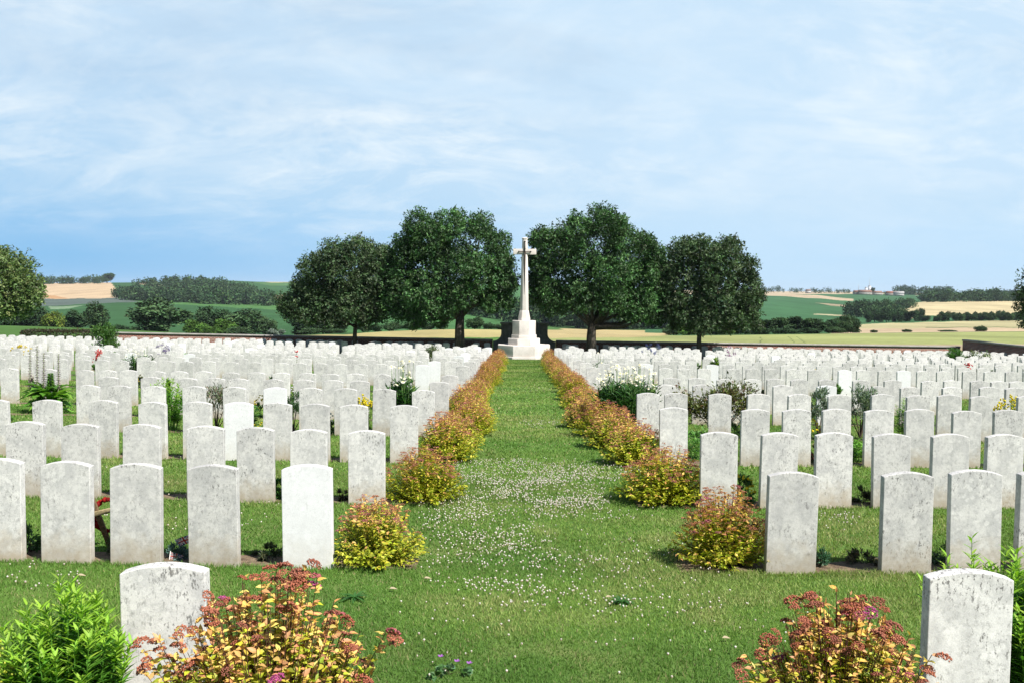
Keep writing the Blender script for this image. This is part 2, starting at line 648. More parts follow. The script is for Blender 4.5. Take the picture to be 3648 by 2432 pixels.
def build_fields():
    us = np.concatenate((np.arange(-1500, -100, 40), np.arange(-100, 3760, 5.0), np.arange(3760, 5200, 40)))
    Ys = np.exp(np.concatenate((np.linspace(math.log(61), math.log(1900), 330), np.linspace(math.log(1930), math.log(7000), 30))))
    T = np.empty((len(Ys), len(us)))
    for j, u in enumerate(us):
        col = vcol(u)
        ly = np.log(Ys)
        T[:, j] = [_cr(t, _LY, col) for t in ly]
    U = np.broadcast_to(us, T.shape)
    YY = np.broadcast_to(Ys[:, None], T.shape)
    Xw = (U - 1824) / F * YY
    Zw = EYE + (vhor(U) - T) / F * YY
    Zw = np.where(YY < 61.5, lawn_z(Xw, YY) - .004, Zw)
    # colours of the crops: parcels of land, in the azimuth/elevation chart of the land
    C = np.empty(T.shape + (3,))
    C[:] = (.045, .11, .03)
    wob = 2.0 * np.sin(U * .05) + 1.5 * np.sin(U * .013 + 1)
    V = T + wob * .4
    def fill(P, c, y0=0, y1=1e9):
        m = inpoly(U, V, P) & (YY >= y0) & (YY <= y1)
        C[m] = c
    near_l = (.075, .165, .03)
    wheat_g = (.34, .37, .12)
    tan = (.56, .42, .24)
    fill([(-1500, 1100), (1200, 1100), (1200, 1300), (-1500, 1300)], near_l, 0, 150)
    fill([(1150, 1150), (1850, 1150), (1850, 1260), (1150, 1260)], (.085, .19, .03), 0, 95)
    fill([(880, 1199), (1250, 1190), (1500, 1168), (1850, 1164), (1850, 1200), (1300, 1206), (900, 1206)], (.50, .42, .16), 60, 172)
    fill([(1850, 1100), (5200, 1100), (5200, 1300), (1850, 1300)], wheat_g, 0, 160)
    fill([(1850, 1170), (2345, 1172), (2420, 1190), (2300, 1200), (2100, 1203), (1850, 1206)], (.50, .39, .17), 60, 330)
    fill([(1850, 1150), (1930, 1158), (2010, 1175), (1850, 1176)], (.07, .16, .035), 160, 1000)
    fill([(2500, 1224), (3500, 1222), (5200, 1222), (5200, 1300), (2500, 1300)], (.42, .33, .2), 0, 82)
    # left: far side of the valley
    fill([(-1500, 1000), (1100, 1000), (1100, 1200), (-1500, 1200)], (.038, .112, .034), 185)
    fill([(430, 1060), (560, 1063), (800, 1074), (1100, 1084), (1100, 1112), (900, 1099), (640, 1085), (520, 1077), (430, 1078)], (.072, .18, .045), 300)
    fill([(-1500, 1064), (200, 1065), (430, 1062), (500, 1076), (300, 1083), (150, 1092), (-1500, 1095)], (.095, .125, .105), 300)
    fill([(170, 1092), (300, 1088), (250, 1098), (180, 1102)], (.17, .25, .14), 300)
    fill([(-1500, 1000), (390, 1000), (420, 1040), (560, 1058), (720, 1068), (560, 1061), (420, 1062), (200, 1065), (-1500, 1066)], (.60, .43, .25), 400)
    fill([(150, 1052), (200, 1053), (245, 1063), (170, 1065)], (.5, .28, .12), 400)
    fill([(500, 1006), (560, 1006), (560, 1014), (620, 1020), (640, 1034), (600, 1030), (500, 1014)], (.56, .42, .25), 500)
    fill([(840, 1052), (1010, 1052), (1010, 1068), (840, 1068)], (.56, .36, .22), 500)
    fill([(900, 1007), (1110, 1007), (1110, 1020), (960, 1018)], (.075, .17, .05), 900)
    fill([(880, 1000), (1110, 1000), (1110, 1009), (960, 1007)], (.55, .45, .25), 900)
    # centre: slope behind the trees
    fill([(1100, 1000), (1900, 1000), (1900, 1168), (1100, 1190)], (.06, .165, .045), 175)
    # right
    fill([(2300, 1000), (5200, 1000), (5200, 1186), (2300, 1186)], (.046, .135, .05), 165)
    fill([(2300, 1020), (3050, 1020), (3200, 1047), (2900, 1049), (2300, 1042)], (.56, .44, .28), 900)
    fill([(2300, 1038), (2700, 1043), (2900, 1052), (3040, 1066), (3040, 1074), (2850, 1060), (2700, 1050), (2300, 1048)], (.52, .40, .25), 500)
    fill([(2900, 1080), (3020, 1086), (3020, 1094), (2960, 1090)], (.36, .29, .17), 500)
    fill([(2900, 1119), (2990, 1121), (3060, 1128), (2980, 1126), (2900, 1122)], (.5, .44, .25), 300)
    fill([(3260, 1044), (3310, 1046), (3310, 1053), (3260, 1052)], (.56, .44, .28), 900)
    fill([(3060, 1100), (3130, 1086), (3300, 1075), (3648, 1072), (5200, 1070), (5200, 1125), (3300, 1125), (3240, 1135), (3140, 1120)], (.60, .49, .26), 450)
    fill([(2960, 1188), (3020, 1160), (3110, 1152), (3648, 1140), (5200, 1138), (5200, 1192), (2960, 1192)], (.58, .43, .26), 165)
    fill([(3020, 1160), (3110, 1152), (3648, 1140), (5200, 1138), (5200, 1160), (3648, 1164), (3250, 1170), (3010, 1171)], (.50, .44, .22), 165)
    fill([(3300, 1166), (3648, 1164), (5200, 1162), (5200, 1166), (3648, 1167), (3300, 1169)], (.2, .22, .09), 165)
    # wheel tracks through the green wheat
    for a in ((2806, 2818, 2830), (2836, 2852, 2868), (2706, 2712, 2704)):
        fill([(a[0], 1198), (a[0] + 3, 1198), (a[1] + 4, 1208), (a[2] + 5, 1221), (a[2], 1221), (a[1], 1208)], (.13, .16, .05), 0, 170)
    for k in range(4):
        fill([(3430 + 20 * k, 1196 + 7 * k), (3900, 1206 + 8 * k), (3900, 1207.6 + 8 * k), (3430 + 20 * k, 1197.2 + 7 * k)], (.24, .27, .09), 0, 170)
    g_ = C.mean(-1, keepdims=True)
    C = (C * .9 + g_ * .1) * np.where(C[..., :1] > .28, .74, .86)
    n1, n2 = T.shape
    ii = (np.arange(n1 - 1)[:, None] * n2 + np.arange(n2 - 1)[None]).ravel()
    o = link('terrain', new_mesh('terrain', np.stack((Xw, YY, Zw), -1).reshape(-1, 3), np.stack((ii, ii + 1, ii + n2 + 1, ii + n2), 1),
                                 [M_FIELD], C.reshape(-1, 3), smooth=True))
    tag(o, kind='structure')
    return float(Zw.min()), float(Zw.max())


LOW_Z, HIGH_Z = build_fields()
print('terrain z', LOW_Z, HIGH_Z)

# ------------------------------------------------------------------ headstones
def stone_mesh(name, m, seed):
    r = random.Random(seed)
    w, h, t, rise = .38, .79, .076, .034
    n = 14
    prof = [(-w/2, -.08), (w/2, -.08)]
    for i in range(n + 1):
        x = w/2 - w * i / n
        prof.append((x, h - rise * (2 * x / w) ** 2))
    V = [(x, -t/2, z) for x, z in prof] + [(x, t/2, z) for x, z in prof]
    k = len(prof)
    fs = [tuple(range(k)), tuple(range(2*k - 1, k - 1, -1))] + [((i + 1) % k, i, k + i, k + (i+1) % k) for i in range(k)]
    bm = bmesh.new()
    vs = [bm.verts.new(v) for v in V]
    for f in fs:
        bm.faces.new([vs[i] for i in f])
    bm.normal_update()
    es = [e for e in bm.edges if e.calc_face_angle(0) > .6]
    bmesh.ops.bevel(bm, geom=es, offset=.0045, segments=2, affect='EDGES', profile=.5)
    me = bpy.data.meshes.new(name)
    bm.to_mesh(me)
    bm.free()
    co = np.empty(len(me.vertices) * 3, np.float32)
    me.vertices.foreach_get('co', co)
    a = me.attributes.new('lp', 'FLOAT_VECTOR', 'POINT')
    a.data.foreach_set('vector', co)
    me.materials.append(m)
    return me


STONE_ME = stone_mesh('headstone', M_STONE, 1)
WHITE_ME = stone_mesh('headstone', M_WHITE, 2)
SPECK_ME = stone_mesh('headstone', M_SPECK, 3)
ROW_Y = [4.25, 7.23, 9.86, 12.9, 15.9, 18.5, 21.1, 26.7, 29.5, 32.3, 35.1, 37.9, 40.7, 43.5, 46.3, 49.1, 52.0, 54.8, 57.6]
# centres of the stones of the front rows, in photograph pixels, and the row of their middles
MEAS = {
    0: (2050, [597], [3445]),
    1: (1690, [-8, 238, 485, 764, 1099], [2820, 3232, 3477, 3715]),
    2: (1540, [-130, 91, 288, 504, 733, 913, 1102, 1308], [2562, 2774, 2971, 3179, 3385, 3577, 3790]),
    3: (1460, [-170, -15, 171, 369, 546, 703, 850, 988, 1126, 1262, 1440], [2401, 2690, 2840, 2981, 3130, 3277, 3444, 3593, 3750]),
    4: (1465, [-180, -50, 316, 427, 551, 695, 838, 983, 1107, 1233, 1368, 1510], [2307, 2408, 2563, 2699, 2845, 2991, 3142, 3270, 3378, 3491, 3660]),
    5: (1430, [-160, -40, 390, 540, 672, 768, 851, 973, 1082, 1185, 1281, 1430, 1564], [2369, 2500, 2620, 2788, 2944, 3126, 3240, 3390, 3521, 3613, 3740]),
    6: (1390, [-190, -80, 36, 72 + 100, 304, 386, 460, 560, 640, 725, 825, 915, 1003, 1095, 1180, 1266, 1360, 1602], [2391, 2481, 2580, 2680, 2760, 2847, 2944, 3067, 3180, 3311, 3391, 3487, 3558, 3624, 3730]),
}
WHITES = {(1, 'L', 1099), (3, 'L', 850), (4, 'L', 983), (5, 'R', 2944)}
TRUNKS = [(-9.2, 57), (-3.1, 56), (4.7, 56), (11, 57)]
rr = random.Random(21)
stones = []     # row, side, index, x, y, white
for r, y in enumerate(ROW_Y):
    for side in 'LR':
        lst = []
        if r in MEAS:
            v, l, rt = MEAS[r]
            src = sorted(l, reverse=True) if side == 'L' else sorted(rt)
            for u in src:
                lst.append((px(u, v, y), (r, side, u) in WHITES))
            sgn = -1 if side == 'L' else 1
            for _ in range(4):      # the rows run on outside the picture
                lst.append((max(abs(lst[-1][0]), .54 * y + (.1 if _ == 0 else 0)) * sgn + sgn * rr.uniform(.55, .68), False))
        else:
            sgn = -1 if side == 'L' else 1
            x = xp(y) + sgn * (1.82 + rr.uniform(-.06, .06))
            if y > 51:
                x += sgn * 1.0
            while abs(x) < .56 * y + 2.5:
                if not (y > 50 and any(abs(x - tx) < .75 for tx, ty in TRUNKS)):
                    lst.append((x, rr.random() < .055))
                q = rr.random()
                x += sgn * (rr.uniform(.5, .64) if q < .76 else rr.uniform(.7, .9) if q < .95 else rr.uniform(1.05, 1.3))
        for i, (x, wh) in enumerate(lst):
            stones.append((r, side, i, x, y, wh))
# the row of stones standing against the far wall
x = -18.0
while x < 17.5:
    if abs(x - .7) > 2.0 and not any(abs(x - tx) < .4 for tx, ty in TRUNKS):
        stones.append((19, 'L' if x < .7 else 'R', 0, x, 60.35, rr.random() < .05))
    x += rr.uniform(.62, .7) if rr.random() < .85 else .95

ORD = ['first', 'second', 'third', 'fourth', 'fifth', 'sixth', 'seventh', 'eighth', 'ninth', 'tenth', 'eleventh', 'twelfth', 'thirteenth',
       'fourteenth', 'fifteenth', 'sixteenth', 'seventeenth', 'eighteenth', 'nineteenth', 'twentieth']
for tens, ten in (('twenty', None), ('thirty', 'thirtieth'), ('forty', 'fortieth'), ('fifty', 'fiftieth')):
    if ten: ORD.append(ten)
    for k in range(1, 10):
        ORD.append(tens + '-' + ORD[k - 1])
SIDE = {'L': 'left of', 'R': 'right of'}


def visible_x(x, y):
    return abs(x) < .5365 * y + .25


individual, rest = [], []
for s in stones:
    if visible_x(s[3], s[4]) and len(individual) < 300 and s[0] < 19:
        individual.append(s)
    else:
        rest.append(s)
rr2 = random.Random(5)
for (r, side, i, x, y, wh) in individual:
    o = link('headstone', WHITE_ME if wh else SPECK_ME if (r == 0 and side == 'R') else STONE_ME)
    o.location = (x, y, gz(x, y) + rr2.uniform(-.014, .008))
    o.rotation_euler = (math.radians(rr2.gauss(0, .5)), math.radians(rr2.gauss(0, .5)), math.radians(rr2.gauss(0, 1.5)))
    look = 'clean bright white' if wh else 'weathered grey'
    if r == 0:
        lab = ('nearest grey headstone, left of the path, incised edge, beside a golden spirea' if side == 'L'
               else 'nearest grey headstone, right of the path, with black-speckled top and shaded edge')
    else:
        lab = f'{look} headstone, {ORD[i]} {SIDE[side]} the grass path in the {ORD[r]} row'
    tag(o, lab, 'headstone', 'headstones standing in rows on the lawn')
    if r == 0 and side == 'L':
        # incised mark on its sunlit edge: raised strokes, groove shade put into their colour
        mb = MB()
        def stroke(a, b, w=.0028):
            a, b = np.array(a), np.array(b)
            d = unit(b - a); n = np.array((-d[1], d[0])) * w
            q = [a - n, b - n, b + n, a + n]
            mb.add([(.1905, p[0], p[1]) for p in q] + [(.1912, p[0], p[1]) for p in q], [(0, 1, 2, 3), (7, 6, 5, 4), (0, 4, 5, 1), (1, 5, 6, 2), (2, 6, 7, 3), (3, 7, 4, 0)], (.36, .345, .33))
        for z0 in (.66, .60):
            mb = MB()
            stroke((-.016, z0 + .006), (-.004, z0 + .012)); stroke((-.004, z0 + .012), (.012, z0 + .004))
            stroke((.012, z0 + .004), (-.012, z0 - .022)); stroke((-.012, z0 - .022), (.016, z0 - .012))
            mb.build('incised_digit', M_PAINT, o)


def merged_stones(lst, name):
    for white, me, m in ((False, STONE_ME, M_STONE), (True, WHITE_ME, M_WHITE)):
        pass
    V, FC, LPs, MI = [], [], [], []
    n0 = 0
    co = np.empty(len(STONE_ME.vertices) * 3, np.float32)
    STONE_ME.vertices.foreach_get('co', co)
    co = co.reshape(-1, 3)
    polys = [list(p.vertices) for p in STONE_ME.polygons]
    for (r, side, i, x, y, wh) in lst:
        a = math.radians(rr2.gauss(0, 1.2))
        ca, sa = math.cos(a), math.sin(a)
        q = co.copy()
        q[:, 0], q[:, 1] = co[:, 0] * ca - co[:, 1] * sa + x, co[:, 0] * sa + co[:, 1] * ca + y
        q[:, 2] += gz(x, y) + rr2.uniform(-.02, .01)
        V.append(q)
        l = co.copy()
        l[:, 0] += rr2.uniform(0, 80); l[:, 1] += rr2.uniform(0, 80)
        LPs.append(l)
        FC += [[j + n0 for j in p] for p in polys]
        MI += [1 if wh else 0] * len(polys)
        n0 += len(co)
    me = new_mesh(name, np.concatenate(V), FC, [M_STONE, M_WHITE], lp=np.concatenate(LPs))
    me.polygons.foreach_set('material_index', np.array(MI, np.int32))
    return link(name, me)


o = merged_stones(rest, 'headstone_rows')
tag(o, 'hundreds of small grey and white headstones in the far rows before the wall', 'headstones', kind='stuff')

# ------------------------------------------------------------------ soil strips of the beds
def strip(x0, x1, y, d0, d1):
    n = max(6, int(abs(x1 - x0) / .12))
    xx = np.linspace(x0, x1, n)
    a = y + d0 + RNG.normal(0, .018, n)
    b = y + d1 + RNG.normal(0, .03, n)
    P = np.concatenate((np.stack((xx, a), 1), np.stack((xx, b), 1)))
    V = np.concatenate((P, lawn_z(P[:, 0], P[:, 1])[:, None] + .006), 1)
    return V, [(i, i + 1, n + i + 1, n + i) for i in range(n - 1)]


mb = MB()
for r, y in enumerate(ROW_Y):
    for sgn in (-1, 1):
        x0 = xp(y) + sgn * 1.02
        V, fs = strip(x0, sgn * (.56 * y + 2), y, -.0, .36)
        mb.add(V, fs if sgn > 0 else [f[::-1] for f in fs])
o = mb.build('soil', M_SOIL)
tag(o, kind='structure')


def in_soil(x, y):
    m = np.zeros(x.shape, bool)
    for ry in ROW_Y:
        m |= (y > ry + .03) & (y < ry + .33) & (np.abs(x - xp(y)) > 1.06)
    return m


# ------------------------------------------------------------------ grass and clover
def hash_noise(x, y, s, seed=0):
    """smooth value noise"""
    rs = np.random.default_rng(seed)
    g = rs.random((64, 64))
    X_, Y_ = x * s, y * s
    i, j = np.floor(X_).astype(int), np.floor(Y_).astype(int)
    fx, fy = X_ - i, Y_ - j
    fx, fy = fx * fx * (3 - 2 * fx), fy * fy * (3 - 2 * fy)
    a, b = g[i % 64, j % 64], g[(i + 1) % 64, j % 64]
    c, d = g[i % 64, (j + 1) % 64], g[(i + 1) % 64, (j + 1) % 64]
    return (a * (1 - fx) + b * fx) * (1 - fy) + (c * (1 - fx) + d * fx) * fy


def grass():
    Vs, Cs = [], []
    for (y0, y1, dens, h, w, pathonly) in ((2.4, 4.5, 17000, .023, .0026, 0), (4.5, 7.5, 8000, .025, .0036, 0), (7.5, 12, 3200, .027, .0058, 0),
                                           (12, 20, 850, .034, .0105, 0), (20, 30, 300, .036, .018, 0), (30, 57, 420, .034, .02, 1)):
        half = .56 * y1 + 2.2 if not pathonly else 1.6
        n = int(dens * (y1 - y0) * 2 * half)
        x = RNG.uniform(-half, half, n)
        y = RNG.uniform(y0, y1, n)
        if pathonly:
            x = x + xp(y)
        k = (np.abs(x) < .56 * y + .3 + 1.9 * RNG.random(n)) & ~in_soil(x, y)
        x, y = x[k], y[k]
        n = len(x)
        big = hash_noise(x + 50, y + 50, .8, 3)
        sm = hash_noise(x + 50, y + 50, 3.1, 4)
        hh = h * RNG.uniform(.55, 1.25, n) * (.75 + .5 * sm)
        # uncut fringe right in front of the stones
        for ry in ROW_Y[:6]:
            near = (np.abs(y - ry + .06) < .07) & (np.abs(x - xp(y)) > 1.1)
            hh = np.where(near, hh * 1.5, hh)
        th = RNG.uniform(0, 2 * math.pi, n)
        ww = w * RNG.uniform(.6, 1.3, n)
        lean = RNG.normal(0, .5, (n, 2)) * hh[:, None]
        z = lawn_z(x, y) - .002
        sx, sy = np.cos(th) * ww, np.sin(th) * ww
        v0 = np.stack((x - sx, y - sy, z), 1)
        v1 = np.stack((x + sx, y + sy, z), 1)
        v2 = np.stack((x + lean[:, 0], y + lean[:, 1], z + hh), 1)
        c0 = np.stack((.094 + .092 * big, .193 + .082 * big, .034 + .020 * big), 1)
        dry = np.clip((sm * .6 + big * .6 - .62 + .26 * np.clip((5 - y) / 2, 0, 1)) * 2.4, 0, 1)[:, None] * RNG.random((n, 1))
        straw = (RNG.random((n, 1)) < .08) * .8
        c0 = c0 * (1 - dry) + np.array((.33, .32, .14)) * dry
        c0 = c0 * (1 - straw) + np.array((.30, .26, .13)) * straw
        c0 *= 1 + RNG.normal(0, .16, (n, 1))
        # broad mowing bands across the path
        band = (1 + .07 * np.sign(np.sin(y * 2.2 + .4 * np.sin(x)))) * (.86 + .28 * hash_noise(x + 70, y + 70, .35, 12))
        c0 *= band[:, None] * np.interp(y, (8, 20), (1, 1.12))[:, None]
        Vs.append(np.stack((v0, v1, v2), 1).reshape(-1, 3))
        Cs.append(np.repeat(np.clip(c0, .005, .9), 3, axis=0))
    V = np.concatenate(Vs)
    o = link('grass', new_mesh('grass', V, np.arange(len(V)).reshape(-1, 3), [M_GRASS], np.concatenate(Cs)))
    tag(o, 'short mown green grass covering the cemetery lawn', 'grass', kind='stuff')


grass()


def clover():
    P = []
    def patch(u0, u1, v0, v1, n, pw=1.0):
        pts = 0
        k = 0
        while pts < n and k < n * 6:
            k += 1
            u, v = random.uniform(u0, u1), random.uniform(v0, v1)
            e = ((u - (u0 + u1) / 2) / ((u1 - u0) / 2)) ** 2 + ((v - (v0 + v1) / 2) / ((v1 - v0) / 2)) ** 2
            if random.random() > max(0, 1.15 - e * pw):
                continue
            x, y = hit(u, v)
            nz = float(hash_noise(np.array([x + 40]), np.array([y + 40]), 2.4, 9)[0])
            if random.random() > (.12 + 1.3 * max(0, nz - .3)):
                continue
            P.append((x, y))
            pts += 1
    patch(1620, 2280, 1640, 1735, 1150, .7)
    patch(1560, 2180, 1710, 1860, 1150, .9)
    patch(1480, 1990, 1820, 2120, 520, .8)
    patch(1640, 2600, 1900, 2260, 330, .7)
    patch(1840, 2130, 1495, 1530, 130, .8)
    patch(2050, 2330, 1770, 1880, 70, .8)
    patch(1480, 1700, 1700, 1930, 160, .9)
    patch(0, 330, 2010, 2130, 30, .7)
    patch(180, 1130, 1560, 1900, 240, .5)
    patch(2900, 3060, 1790, 1910, 60, .6)
    patch(1400, 2950, 2150, 2440, 70, .3)
    patch(1790, 2010, 1372, 1400, 60, .7)
    P = np.array(P)
    n = len(P)
    z = lawn_z(P[:, 0], P[:, 1])
    C0 = np.column_stack((P, z + RNG.uniform(.03, .058, n)))
    R = RNG.uniform(.0048, .0084, n)
    m = .0035 * (1 + 0 * R)
    V, fs, c = blobs(C0, R, pick([(.66, .63, .53), (.60, .55, .46), (.74, .72, .64)], n, .05), ico(), (1, 1, .8))
    # skirts of faded florets
    V2, fs2, c2 = blobs(C0 - np.array((0, 0, .006)), R * .85, pick([(.42, .27, .19), (.5, .36, .27)], n, .1), ico(), (1, 1, .5))
    o = link('clover_flowers', new_mesh('clover_flowers', np.concatenate((V, V2)), np.concatenate((fs, fs2 + len(V))), [M_PETAL], np.concatenate((c, c2))))
    tag(o, 'white clover flowers scattered over the grass path', 'clover', kind='stuff')


clover()

# ------------------------------------------------------------------ plants
SPI_G = [(.46, .47, .035), (.34, .40, .028), (.60, .54, .07), (.26, .31, .03)]
SPI_O = [(.72, .46, .12), (.62, .34, .12), (.72, .56, .15), (.56, .28, .13)]
SPI_H = [(.40, .165, .09), (.43, .185, .11), (.34, .14, .08), (.42, .13, .16)]


def flower_head_mesh(R, col, nb, seed):
    rs = np.random.default_rng(seed)
    a = rs.uniform(0, 2 * math.pi, nb)
    rad = R * np.sqrt(rs.uniform(0, 1, nb))
    P = np.stack((rad * np.cos(a), rad * np.sin(a), .35 * R * (1 - (rad / R) ** 2) + rs.normal(0, R * .07, nb)), 1)
    c = np.array(col) * (1 + rs.normal(0, .25, (nb, 1)))
    V, fs, C = blobs(P, R * rs.uniform(.10, .17, nb), np.clip(c, .01, .9), OCT)
    return V, fs, C


HEADS = []
for k, c in enumerate([(.40, .135, .08), (.44, .165, .10), (.32, .12, .08), (.42, .09, .22), (.42, .12, .13)]):
    V, fs, C = flower_head_mesh(.030, c, 90, k)
    HEADS.append(new_mesh('flower_head', V, fs, [M_PETAL], C))


def spirea(R, H, nst, nl, leaf_l, hero=False, seed=0, sprigs=(), flat=1.0, headr=.024, red=0.0, hemi=None):
    """stems from a crown, dome shaped; returns an un-placed thing"""
    global RNG
    keep = RNG
    RNG = np.random.default_rng(100 + seed)
    root = thing('spirea_bush', 'x', 'bush')
    P, D, Nn, LL, WW, CC = [], [], [], [], [], []
    stem = MB()
    tips = []
    ends = []
    for k in range(nst):
        a = RNG.uniform(0, 2 * math.pi)
        q = math.sqrt(RNG.uniform(0, 1))
        zz = H * (1 - .84 * q ** 2.3) * RNG.uniform(.74, 1.08)
        ends.append((R * q * math.cos(a), R * q * math.sin(a) * flat, zz))
    ends += list(sprigs)
    ns = len(sprigs)
    for k, e in enumerate(ends):
        e = np.array(e, float)
        b = np.array((e[0] * .12, e[1] * .12, 0))
        m_ = b * .5 + e * .5 + np.array((e[0] * .05, e[1] * .05, -.02))
        ts = np.linspace(0, 1, 7)
        pts = [(1 - t) ** 2 * b + 2 * t * (1 - t) * m_ + t * t * e for t in ts]
        if hero or k % 2 == 0:
            stem.tube(pts[1:], np.linspace(.003, .0014, 6), 4, (.10, .045, .03), False)
        isp = k >= nst
        n = int(nl * (2.3 if isp else 1))
        t = RNG.uniform(.2 if not isp else .35, 1.0, n)
        B = ((1 - t) ** 2)[:, None] * b + (2 * t * (1 - t))[:, None] * m_ + (t * t)[:, None] * e
        out = unit(e - b)
        d = rdir(n) * np.array((1, 1, .45)) + out * np.array((.7, .7, .35)) + np.array((0, 0, .05))
        P.append(B); D.append(d)
        Nn.append(np.array((0.25, -.35, 1.0)) + rdir(n) * .5)
        s = leaf_l * RNG.uniform(.6, 1.2, n) * (1.1 - .3 * t)
        LL.append(s); WW.append(s * RNG.uniform(.42, .56, n))
        hi = np.clip((t - .66) / .34, 0, 1) * np.clip(e[2] / H, 0, 1) + red + RNG.normal(-.04, .15, n)
        c = np.where((hi > .45)[:, None], pick(SPI_O, n, .14), pick(SPI_G, n, .16))
        CC.append(c)
        if e[2] > .45 * H and (isp or RNG.random() < (.5 if hero else .62)):
            tips.append(e + np.array((0, 0, .012)))
        if isp:
            for q in range(3):
                tips.insert(0, e + np.array((RNG.normal(0, .035), RNG.normal(0, .035), RNG.uniform(-.06, .01))))
    me = leaf_mesh('foliage', np.concatenate(P), np.concatenate(D), np.concatenate(Nn), np.concatenate(LL), np.concatenate(WW), np.concatenate(CC), M_LEAF,
                   hero=hero, fold=.18, droop=.14)
    link('foliage', me, root)
    stem.build('stems', M_STEM, root)
    if hero:
        for i, t in enumerate(tips[:95]):
            k = int(RNG.choice(5, p=(.40, .32, .16, .04, .08)))
            s = RNG.uniform(.65, 1.25)
            link('flower_head', HEADS[k], root, tuple(t), (RNG.normal(0, .3), RNG.normal(0, .3), RNG.uniform(0, 6)), (s, s, s))
    else:
        Vs, Fs, Cs, n0 = [], [], [], 0
        for t in tips:
            V, fs, C = flower_head_mesh(headr * RNG.uniform(.8, 1.5), SPI_H[int(RNG.choice(4, p=(.33, .3, .2, .17)))], 26, int(RNG.integers(1e6)))
            Vs.append(V * np.array((1, 1, 1)) + t); Fs.append(fs + n0); Cs.append(C); n0 += len(V)
        link('flower_heads', new_mesh('flower_heads', np.concatenate(Vs), np.concatenate(Fs), [M_PETAL], np.concatenate(Cs)), root)
    RNG = keep
    return root


# the two foreground bushes
def rel(u, v, Y, x, y, z):
    p = at(u, v, Y)
    return (p[0] - x, p[1] - y, p[2] - z)


G_SP = 'golden spirea bushes lining the grass path'
x, y = px(960, 2400, 3.72), 3.72
z = gz(x, y)
spr = [rel(1090, 2010, 3.7, x, y, z), rel(985, 2010, 3.75, x, y, z), rel(1040, 2050, 3.7, x, y, z), rel(1130, 2060, 3.7, x, y, z), rel(930, 2060, 3.65, x, y, z),
       rel(800, 2140, 3.8, x, y, z), rel(730, 2190, 3.6, x, y, z), rel(560, 2270, 3.5, x, y, z), rel(510, 2310, 3.5, x, y, z), rel(1380, 2240, 3.6, x, y, z), rel(620, 2250, 3.5, x, y, z), rel(520, 2400, 3.45, x, y, z)]
o = spirea(.59, .83, 680, 22, .047, True, 1, spr, .62)
o.location = (x, y, z)
tag(o, 'nearest golden spirea left of the path with tall sprigs of rusty flower heads', 'bush', G_SP)
x, y = px(2990, 2400, 3.95), 3.95
z = gz(x, y)
spr = [rel(2860, 2125, 4.0, x, y, z), rel(2910, 2130, 4.0, x, y, z), rel(3030, 2140, 4.0, x, y, z), rel(3110, 2150, 3.95, x, y, z), rel(3150, 2180, 3.9, x, y, z), rel(3060, 2170, 3.9, x, y, z),
       rel(3240, 2260, 3.8, x, y, z), rel(3320, 2330, 3.6, x, y, z), rel(2660, 2330, 3.8, x, y, z), rel(2720, 2280, 3.8, x, y, z), rel(2830, 2210, 3.9, x, y, z), rel(2960, 2240, 3.8, x, y, z), rel(3180, 2250, 3.8, x, y, z)]
o = spirea(.49, .74, 600, 20, .045, True, 2, spr, .66, red=.06)
o.location = (x, y, z)
tag(o, 'nearest spirea right of the path, crowded with rusty brown flower heads', 'bush', G_SP)

protos = [spirea(.46, .64, 320, 18, .053, False, 11), spirea(.45, .66, 320, 18, .053, False, 12, red=.08), spirea(.48, .62, 320, 18, .053, False, 13, red=.04),
          spirea(.44, .64, 320, 18, .053, False, 14, red=.2)]
used = [False] * 4


def put(proto_list, used_, k, x, y, s, rz, label, cat, group, sz=None):
    o = proto_list[k] if not used_[k] else copy_tree(proto_list[k])
    used_[k] = True
    o.location = (x, y, gz(x, y))
    o.rotation_euler = (0, 0, rz)
    o.scale = (s * 1.16, s * 1.1, (sz or s) * .95)
    tag(o, label, cat, group)
    return o


ROWN = [ORD[i] for i in range(20)]
spots = {
    'L': [(1345, 7.45, .80, .86, 0), (1508, 10.15, .92, 1.0, 2), (1590, 13.2, 1.0, 1.05, 1), (1625, 14.6, .9, .9, 0), (1665, 16.2, 1.0, 1.0, 2), (1690, 17.7, .9, .95, 1)],
    'R': [(2580, 7.5, .84, .98, 3), (2365, 10.2, 1.06, 1.03, 2), (2262, 13.0, .98, 1.0, 0), (2185, 14.7, 1.05, 1.0, 1), (2150, 16.3, 1.1, 1.05, 2), (2070, 17.7, .85, .9, 3)],
}
for side in 'LR':
    lst = [(px(u, 1700, Y), Y, s, sz, k) for (u, Y, s, sz, k) in spots[side]]
    Y = 19.1
    j = 0
    while Y < 53.2:
        sg = -1 if side == 'L' else 1
        lst.append((xp(Y) + sg * (1.30 + random.uniform(-.08, .08)), Y, random.uniform(.68, 1.16), random.uniform(.72, 1.12), random.randrange(4)))
        Y += 1.45 + random.uniform(-.22, .25)
    for i, (x, y, s, sz, k) in enumerate(lst):
        w = ORD[i + 1] if i + 1 < len(ORD) else 'thirtieth'
        lab = f'golden and rust spirea bush, {w} from the viewer along the {"left" if side == "L" else "right"} path edge'
        put(protos, used, k, x, y, s, random.uniform(0, 6.28), lab, 'bush', G_SP, sz)


